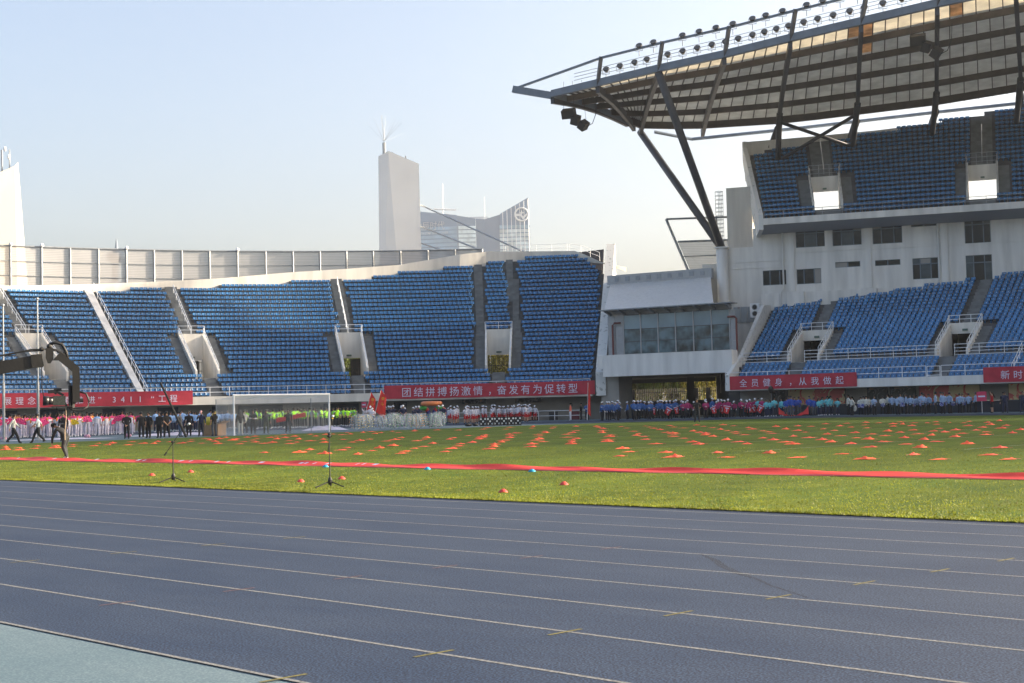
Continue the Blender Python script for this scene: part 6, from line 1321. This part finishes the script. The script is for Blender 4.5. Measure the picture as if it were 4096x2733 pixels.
KIND = {
 'fan': dict(w=dict(top=Cc['white'], leg=Cc['lav'], shoe=Cc['shoe'], shoulder=Cc['pink'], arm=Cc['orange'], fore=Cc['white']), poses=['hold', 'hold', 'clasp', 'stand'], hair=[['hair'], ['long_hair', 'hair'], ['hair', 'ponytail']], lab='person in white tracksuit with pink and orange shoulders, %s from left', grp='fan holders in white tracksuits'),
 'bluehood': dict(w=dict(top=Cc['sky'], leg=Cc['navy'], shoe=Cc['shoe']), poses=['stand', 'phone', 'clasp', 'behind'], hair=[['hair'], ['long_hair', 'hair'], ['hair', 'ponytail']], lab='person in light blue hoodie and dark trousers near the goal, %s from left', grp='people in light blue hoodies'),
 'vest': dict(w=dict(top=Cc['neon'], leg=Cc['dark'], shoe=Cc['shoe'], arm=Cc['camo'], fore=SKIN), poses=['stand', 'clasp', 'phone', 'hold'], hair=[['hair'], ['hair'], ['hair', 'ponytail']], lab='person in neon yellow vest behind the goal, %s from left', grp='people in neon vests'),
 'girl': dict(w=dict(top=Cc['white'], leg=Cc['red'], shin=Cc['tan'], shoe=Cc['black'], hand=Cc['glove']), poses=['stand', 'stand', 'clasp', 'phone', 'aside'], hair=[['cap', 'hair', 'ponytail']], cap=CAPW, lab='person in white top, red shorts and white cap, %s from left', grp='people in red shorts'),
 'navy': dict(w=dict(top=Cc['navy'], leg=Cc['white'], shoe=Cc['shoe'], fore=SKIN), poses=['stand', 'clasp', 'phone'], hair=[['cap', 'hair']], cap=CAPW, lab='person in navy polo, white trousers and white cap, %s from left', grp='people in navy polos'),
 'flagman': dict(w=dict(top=Cc['white'], leg=Cc['navy'], shoe=Cc['dark'], fore=SKIN), poses=['hold'], hair=[['cap', 'hair']], cap=CAPW, lab='person in white shirt and cap by the red flags, %s from left', grp='people by the red flags'),
 'blue': dict(w=dict(top=Cc['blue'], leg=Cc['black'], shoe=Cc['black'], hand=Cc['glove']), poses=['stand', 'clasp', 'hold', 'aside', 'behind'], hair=[['cap', 'hair']], cap=CAPW, lab='person in dark blue jacket and white cap before the gate, %s from left', grp='people in blue jackets'),
 'maroon': dict(w=dict(top=Cc['maroon'], leg=Cc['black'], shoe=Cc['black'], hand=Cc['glove']), poses=['stand', 'clasp', 'phone', 'hold'], hair=[['cap', 'hair', 'ponytail'], ['cap', 'long_hair']], cap=CAPW, lab='person in maroon jacket and white cap, %s from left', grp='people in maroon jackets'),
 'cyan': dict(w=dict(top=Cc['cyan'], leg=Cc['navy'], shoe=Cc['shoe']), poses=['stand', 'hold', 'phone'], hair=[['hair', 'long_hair'], ['hair', 'ponytail']], lab='person in turquoise jacket before the grandstand, %s from left', grp='people in turquoise jackets'),
 'royal': dict(w=dict(top=Cc['royal'], leg=Cc['dgrey'], shoe=Cc['dark']), poses=['stand', 'clasp', 'hold'], hair=[['hair']], lab='person in bright royal blue jacket before the grandstand, %s from left', grp='people in royal blue jackets'),
 'white': dict(w=dict(top=Cc['cream'], leg=Cc['black'], shoe=Cc['black']), poses=['stand', 'aside', 'behind'], hair=[['hair', 'long_hair'], ['hair', 'ponytail']], lab='person in cream hoodie and black trousers, %s from left', grp='people in cream hoodies'),
 'grey': dict(w=dict(top=Cc['grey'], leg=Cc['black'], shoe=Cc['black']), poses=['stand', 'behind', 'clasp', 'hold'], hair=[['hair']], lab='person in grey blue hoodie and black trousers, %s from left', grp='people in grey blue hoodies')}
HELD = []
for kind, pts in PEOPLE.items():
    K = KIND[kind]; pts = sorted(pts, key=lambda q: math.atan2(-q[1], -q[0])*-1)
    pts = sorted(pts, key=lambda q: math.atan2(q[1], -q[0]))
    for i, (x, y) in enumerate(pts):
        w = dict(K['w']); pose = rp_.choice(K['poses'])
        f = toface(x, y, -20, 45)+rp_.uniform(-.7, .7)
        if kind in ('girl', 'navy', 'blue', 'vest') : f += rp_.choice([0, .9, -.9, .4])
        if kind in ('white', 'grey'): f += rp_.choice([0, 2.6, -1.2])
        if kind == 'vest' and rp_.random() < .3: w['skin'] = SKIN2
        if kind == 'fan' and rp_.random() < .35: w['arm'] = Cc['white']; w['shoulder'] = Cc['orange']
        if kind == 'fan' and rp_.random() < .12: w['shoulder'] = Cc['sky']
        person(x, y, f, pose, w, rp_.choice(K['hair']), K['lab'] % ordinal(i+1), K['grp'], rp_.uniform(.93, 1.09)*(.97 if kind in ('girl', 'maroon', 'cyan') else 1.02), K.get('cap'))
        if kind in ('fan', 'white', 'grey', 'blue', 'maroon'): HELD.append((kind, x, y, f, pose))
one = lambda *a, **k: person(*a, **k)
B_ = dict(top=Cc['black'], leg=Cc['black'], shoe=Cc['dark']); BT = dict(top=Cc['black'], fore=SKIN, leg=Cc['black'], shoe=Cc['shoe'])
one(-75.0, 35.5, toface(-75, 35.5, -70, 45), 'walk', dict(top=Cc['greyj'], leg=Cc['black'], shoe=Cc['dark']), ['hair'], 'person in pale grey jacket and striped black trousers walking at far left', scale=.98)
one(-73.7, 36.3, toface(-73.7, 36, -78, 27), 'walk', dict(top=Cc['tee'], fore=SKIN, leg=Cc['black'], shoe=Cc['dark']), ['hair'], 'person in pale blue T-shirt striding behind the bending person', scale=.98)
one(-76.5, 39.2, toface(-76, 38, -60, 20), 'stand', B_, ['hair'], 'person all in black standing under the crane camera')
one(-49.7, 25.6, toface(-49.7, 25.6, -54.6, 23.4)+.15, 'bend', dict(top=Cc['black'], leg=Cc['dark'], shoe=Cc['shoe']), ['hair', 'long_hair'], 'person in black with hair falling forward bending down beside the red ribbon', scale=.95)
for i, (x, y, pose, w, hr, tgt, lab, cap) in enumerate((
    (-77.5, 43.8, 'clasp', B_, ['hair'], (-60, 30), 'person in black tracksuit standing with legs apart, leftmost of the staff', None),
    (-77.2, 44.6, 'stand', BT, ['hair'], (-95, 55), 'person in black seen from behind with red print on the back', None),
    (-77.4, 45.2, 'stand', B_, ['hair'], (-70, 30), 'smiling person in black jacket with pale hood among the staff', None),
    (-76.3, 45.3, 'stand', B_, ['hair'], (-70, 30), 'person in black with white trainers looking left', None),
    (-74.3, 44.6, 'behind', BT, ['hair'], (-95, 50), 'person in black T-shirt and bright white trainers with waist bag', None),
    (-76.9, 47.1, 'behind', dict(top=Cc['dgrey'], leg=Cc['jean'], shoe=Cc['dark']), ['hair'], (-60, 62), 'person in dark grey jacket and jeans beside the leaning pole', None),
    (-79.3, 49.2, 'stand', B_, ['hair'], (-70, 40), 'person in black standing behind the microphone head', None),
    (-76.9, 48.6, 'phone', dict(top=Cc['navy'], leg=Cc['dark'], shoe=Cc['dark']), ['cap', 'hair'], (-70, 40), 'person in pink cap and striped dark jacket reading papers', CAPP),
    (-76.7, 49.4, 'phone', dict(top=Cc['black'], fore=SKIN, leg=Cc['dgrey'], shoe=Cc['dark']), ['cap', 'hair'], (-95, 50), 'person in black T-shirt and cap by the cardboard box', CAPK),
    (-80.2, 54.0, 'phone', dict(top=Cc['cream'], leg=Cc['black'], shoe=Cc['shoe']), ['hair'], (-95, 60), 'person in long white coat behind the goal net', None),
    (-78.6, 52.6, 'stand', dict(top=Cc['black'], leg=Cc['greyj'], shoe=Cc['shoe']), ['hair', 'long_hair'], (-95, 60), 'person in black hoodie and pale grey trousers behind the goal net', None),
    (-78.6, 53.6, 'hold', dict(top=Cc['black'], fore=Cc['white'], leg=Cc['black'], shoe=Cc['dark']), ['hair'], (-60, 40), 'tall person in black with white sleeves behind the goal net', None),
    (-78.7, 54.7, 'phone', dict(top=Cc['dark'], leg=Cc['camog'], shoe=Cc['dark']), ['hair'], (-60, 40), 'person in dark top and olive camouflage trousers behind the goal net', None),
    (-78.9, 56.6, 'phone', dict(top=Cc['black'], leg=Cc['dark'], shoe=Cc['dark']), ['hair'], (-60, 40), 'grey haired person in black behind the right half of the net', None),
    (-105.9, 84.6, 'raise_', dict(top=Cc['white'], leg=Cc['red'], shin=Cc['tan'], shoe=Cc['dark']), ['hair', 'ponytail'], (-115, 75), 'person in white top holding up a small red placard', None),
    (-94.1, 100.5, 'stand', dict(top=Cc['coral'], leg=Cc['white'], shoe=Cc['shoe'], hand=Cc['glove']), ['hair', 'ponytail'], (-110, 90), 'person in coral orange top and white trousers standing alone', None),
    (-91.3, 99.8, 'hold', dict(top=Cc['blue'], leg=Cc['black'], shoe=Cc['black'], hand=Cc['glove']), ['hair'], (-80, 80), 'person in blue jacket holding the tall red flag', None),
    (-95.2, 103.2, 'stand', B_, ['hair'], (-110, 95), 'person in black walking behind the tall red flag', None),
    (-62.4, 79.6, 'behind', dict(top=Cc['black'], fore=SKIN, leg=Cc['dark'], shoe=Cc['dark']), ['cap', 'hair'], (-40, 45), 'person in black T-shirt and cap standing alone on the far grass', CAPK),
    (-73.6, 107.9, 'crouch', dict(top=Cc['royal'], leg=Cc['dgrey'], shoe=Cc['dark']), ['hair'], (-82, 100), 'person in royal blue jacket crouching over red cloth', None),
    (-54.5, 107.4, 'raise_', dict(top=Cc['red'], leg=Cc['black'], shin=Cc['tan'], shoe=Cc['dark'], fore=SKIN), ['hair', 'long_hair'], (-70, 95), 'person in red top and black shorts with the pink placard', None),
    (-52.2, 105.0, 'behind', dict(top=Cc['navy'], leg=Cc['navy'], shoe=Cc['dark']), ['hair'], (-35, 60), 'person in navy tracksuit right of the pink placard', None),
    (-51.3, 106.1, 'behind', dict(top=Cc['navy'], leg=Cc['navy'], shoe=Cc['dark'], shoulder=Cc['dark']), ['hair'], (-35, 60), 'person in navy tracksuit at the right edge of the line', None),
    (-54.6, 109.6, 'stand', B_, ['cap', 'hair'], (-50, 60), 'person in black and cap in the shade behind the pink placard', CAPK))):
    one(x, y, toface(x, y, *tgt), pose, w, hr, lab, scale=.97 if x > -83 and y < 60 else 1.02, cap=cap)

# ------------------------------------------------------------------ things people hold
def fan_mesh(col, nm):
    m = MB(); n = 14
    P = [(0, 0, 0)] + [(.36*math.sin(R_(-85+170*i/n)), .03*(i % 2), .36*math.cos(R_(-85+170*i/n))) for i in range(n+1)]; m.add(P, [(0, i+1, i+2) for i in range(n)]); return m.mesh('fan', mat(nm, col, .7, var=.35, scale=9))
def pom_mesh(col, col2, nm, r=.2):
    m = MB(); rr = random.Random(3)
    for k in range(70):
        d = Vector((rr.gauss(0, 1), rr.gauss(0, 1), rr.gauss(0, 1))).normalized(); s = d.cross(Vector((.3, .2, 1))).normalized()*.03; m.cur = k % 2; m.add([s*.3, -s*.3, d*r-s, d*r+s], [(0, 1, 2, 3)])
    return m.mesh('pompom', [mat(nm+'_a', col, .4), mat(nm+'_b', col2, .4)])
fan_p, fan_y = fan_mesh((.68, .05, .20), 'fan_pink'), fan_mesh((.70, .52, .03), 'fan_yellow'); pom_b = pom_mesh((.03, .07, .42), (.50, .52, .62), 'pompom_blue', .19)
HELD.sort(key=lambda q: math.atan2(q[2], -q[1])); cnt = {}
for kind, x, y, f, pose in HELD:
    d = Vector((-math.sin(f), math.cos(f), 0)); s = Vector((math.cos(f), math.sin(f), 0))
    if kind == 'fan' and pose in ('hold', 'clasp') and rp_.random() < .85:
        yl = 17 <= cnt.get('n', 0) <= 20; cnt['n'] = cnt.get('n', 0)+1; key = 'yellow' if yl else 'pink'; cnt[key] = cnt.get(key, 0)+1
        o = inst('hand_fan', fan_y if yl else fan_p, None, Vector((x, y, gz(y)+(1.02 if pose == 'hold' else .85)))+d*.30+s*rp_.uniform(-.1, .1), (rp_.uniform(-.3, .3), rp_.uniform(-.5, .5), f), (1.15,)*3)
        tag(o, '%s folding fan held at the chest in the fan group, %s from left' % (key, ordinal(cnt[key])), 'fan', 'folding fans held by the white tracksuit group')
    if kind in ('white', 'grey') and pose in ('stand', 'behind', 'aside', 'clasp') and rp_.random() < .85:
        cnt['pom'] = cnt.get('pom', 0)+1
        off = s*.3+d*.06 if pose in ('stand', 'aside') else (d*-.3 if pose == 'behind' else d*.26)
        o = inst('pompom', pom_b, None, Vector((x, y, gz(y)+.80))+off, (rp_.random()*3, rp_.random()*3, 0)); tag(o, 'blue and silver pompom held low, %s from left' % ordinal(cnt['pom']), 'pompom', 'blue and silver pompoms')
    if kind in ('blue', 'maroon') and rp_.random() < .3:
        cnt['scarf'] = cnt.get('scarf', 0)+1
        m = MB(); w_, h_ = .26, .34; m.add([(-w_, 0, h_), (w_, .02, h_), (w_*.9, .03, -h_*.7), (-w_*.7, -.02, -h_)], [(0, 1, 2, 3)]); m.cur = 1; m.box(-w_*.6, w_*.6, -.012, .035, h_*.35, h_*.6); m.box(-w_*.12, w_*.12, -.012, .035, -h_*.5, h_*.35); m.box(-w_-.03, w_+.03, -.02, .03, h_-.02, h_+.03)
        o = m.build('hand_placard', [crm, banner_white]); o.location = Vector((x, y, gz(y)+.68))+d*.28+s*.12; o.rotation_euler = (rp_.uniform(-.2, .2), rp_.uniform(-.5, .5), f); tag(o, 'red hand placard with white marks held low, %s from left' % ordinal(cnt['scarf']), 'placard', 'red hand placards')
# flags
flagred = mat('flag_red', (.60, .028, .02), .7, var=.15, scale=2); flagyel = mat('flag_yellow', (.65, .40, .03), .7)
def pole_flag(x, y, h, lean, w, drop, label, chars, swing):
    e = empty('hand_flag', (x, y, 0), label=label, cat='flag'); r = Vector((.62, .78, 0)); tipp = r*lean+Vector((0, 0, h)); m = MB(); m.tube([(0, 0, 0), tuple(tipp)], .022, 6); m.build('pole', mat('flag_pole', (.62, .58, .55), .5), e)
    n, k = 10, 10; P = []
    for i in range(n+1):
        for j in range(k+1):
            s, t = i/n, j/k; q = tipp*(1-t*drop/h) + r*(swing*s*w*(.55+.45*t)) + Vector((-.3, .25, 0))*(.12*math.sin(s*6+t*3)) + Vector((0, 0, -s*w*.9)); P.append(q)
    m = MB(); m.add(P, [(i*(k+1)+j, (i+1)*(k+1)+j, (i+1)*(k+1)+j+1, i*(k+1)+j+1) for i in range(n) for j in range(k)]); m.build('cloth', flagred, e, smooth=True)
    back = -Vector((x, y, 0)).normalized()
    m = MB()
    for ci, ch in enumerate(chars):
        vs, fs = text_mesh(ch, .34); t = .22+.25*ci; c0 = tipp*(1-t*drop/h)+r*(swing*.5*w*(.55+.45*t))+Vector((0, 0, -.5*w*.9-.14))+back*.22
        m.add([c0+r*(a-.17)+Vector((0, 0, b)) for a, b, _ in vs], fs)
    if chars: m.build('lettering', flagyel, e)
pole_flag(-104.4, 83.2, 3.1, .9, .75, 1.6, 'red flag with yellow characters on a leaning pole, left of two', '奋斗', 1)
pole_flag(-102.2, 82.6, 3.3, .9, .85, 2.0, 'red flag with yellow characters on a leaning pole, right of two', '奋斗', 1)
pole_flag(-91.1, 99.6, 3.55, .15, .32, 2.9, 'tall narrow red flag hanging down its pole before the gate', '', 1)
for x, y, z, s, lab in ((-105.3, 84.2, 1.95, .26, 'small red placard on a stick beside the red flags'), (-55.1, 106.9, 1.35, .38, 'pink red placard on a white stick at the right of the line')):
    e = empty('placard', (x, y, 0), math.atan2(.62, .78)*-1+R_(90)*0+R_(58), label=lab, cat='placard'); m = MB(); m.box(-s, s, -.02, .02, z-s, z+s); m.build('board', mat('placard_pink', (.55, .04, .10), .6), e); m = MB(); m.tube([(0, 0, 0), (0, 0, z)], .02, 5); m.build('stick', white_steel, e)
    m = MB(); m.box(-s*.7, s*.7, -.024, .024, z-.06, z+.06); m.build('white_text_bar', banner_white, e)
# notice banner strung in the goal and spectators' bag
m = MB(); m.box(-1.1, 1.1, -.02, .02, -.18, .18); e = m.build('hand_banner', [crm]); e.location = (-86.5, 62.3, 1.0); e.rotation_euler = (.6, -.18, R_(58)); tag(e, 'red and white strip banner carried behind the net', 'banner')
m = MB(); m.sphere((0, 0, .25), .22, 12, 8, (.8, .7, 1.2)); e = m.build('shoulder_bag', cm('bag_white', (.55, .55, .52))); e.location = (-66.2, 106.0, .35); tag(e, 'white bag hanging beside a person in grey blue', 'bag')
# ------------------------------------------------------------------ haze
hm = bpy.data.materials.new('haze_air'); hm.use_nodes = True; hn = hm.node_tree.nodes; hl = hm.node_tree.links
hn.remove(hn['Principled BSDF']); pv = hn.new('ShaderNodeVolumePrincipled'); pv.inputs['Color'].default_value = (.86, .92, 1.0, 1); pv.inputs['Density'].default_value = .00014; pv.inputs['Anisotropy'].default_value = .35
hl.new(pv.outputs[0], hn['Material Output'].inputs['Volume'])
m = MB(); m.box(-1430, 530, -430, 1330, -1.9, 215); hz = m.build('haze', hm); tag(hz, 'pale haze in the air over the whole stadium and city', 'haze', kind='stuff')
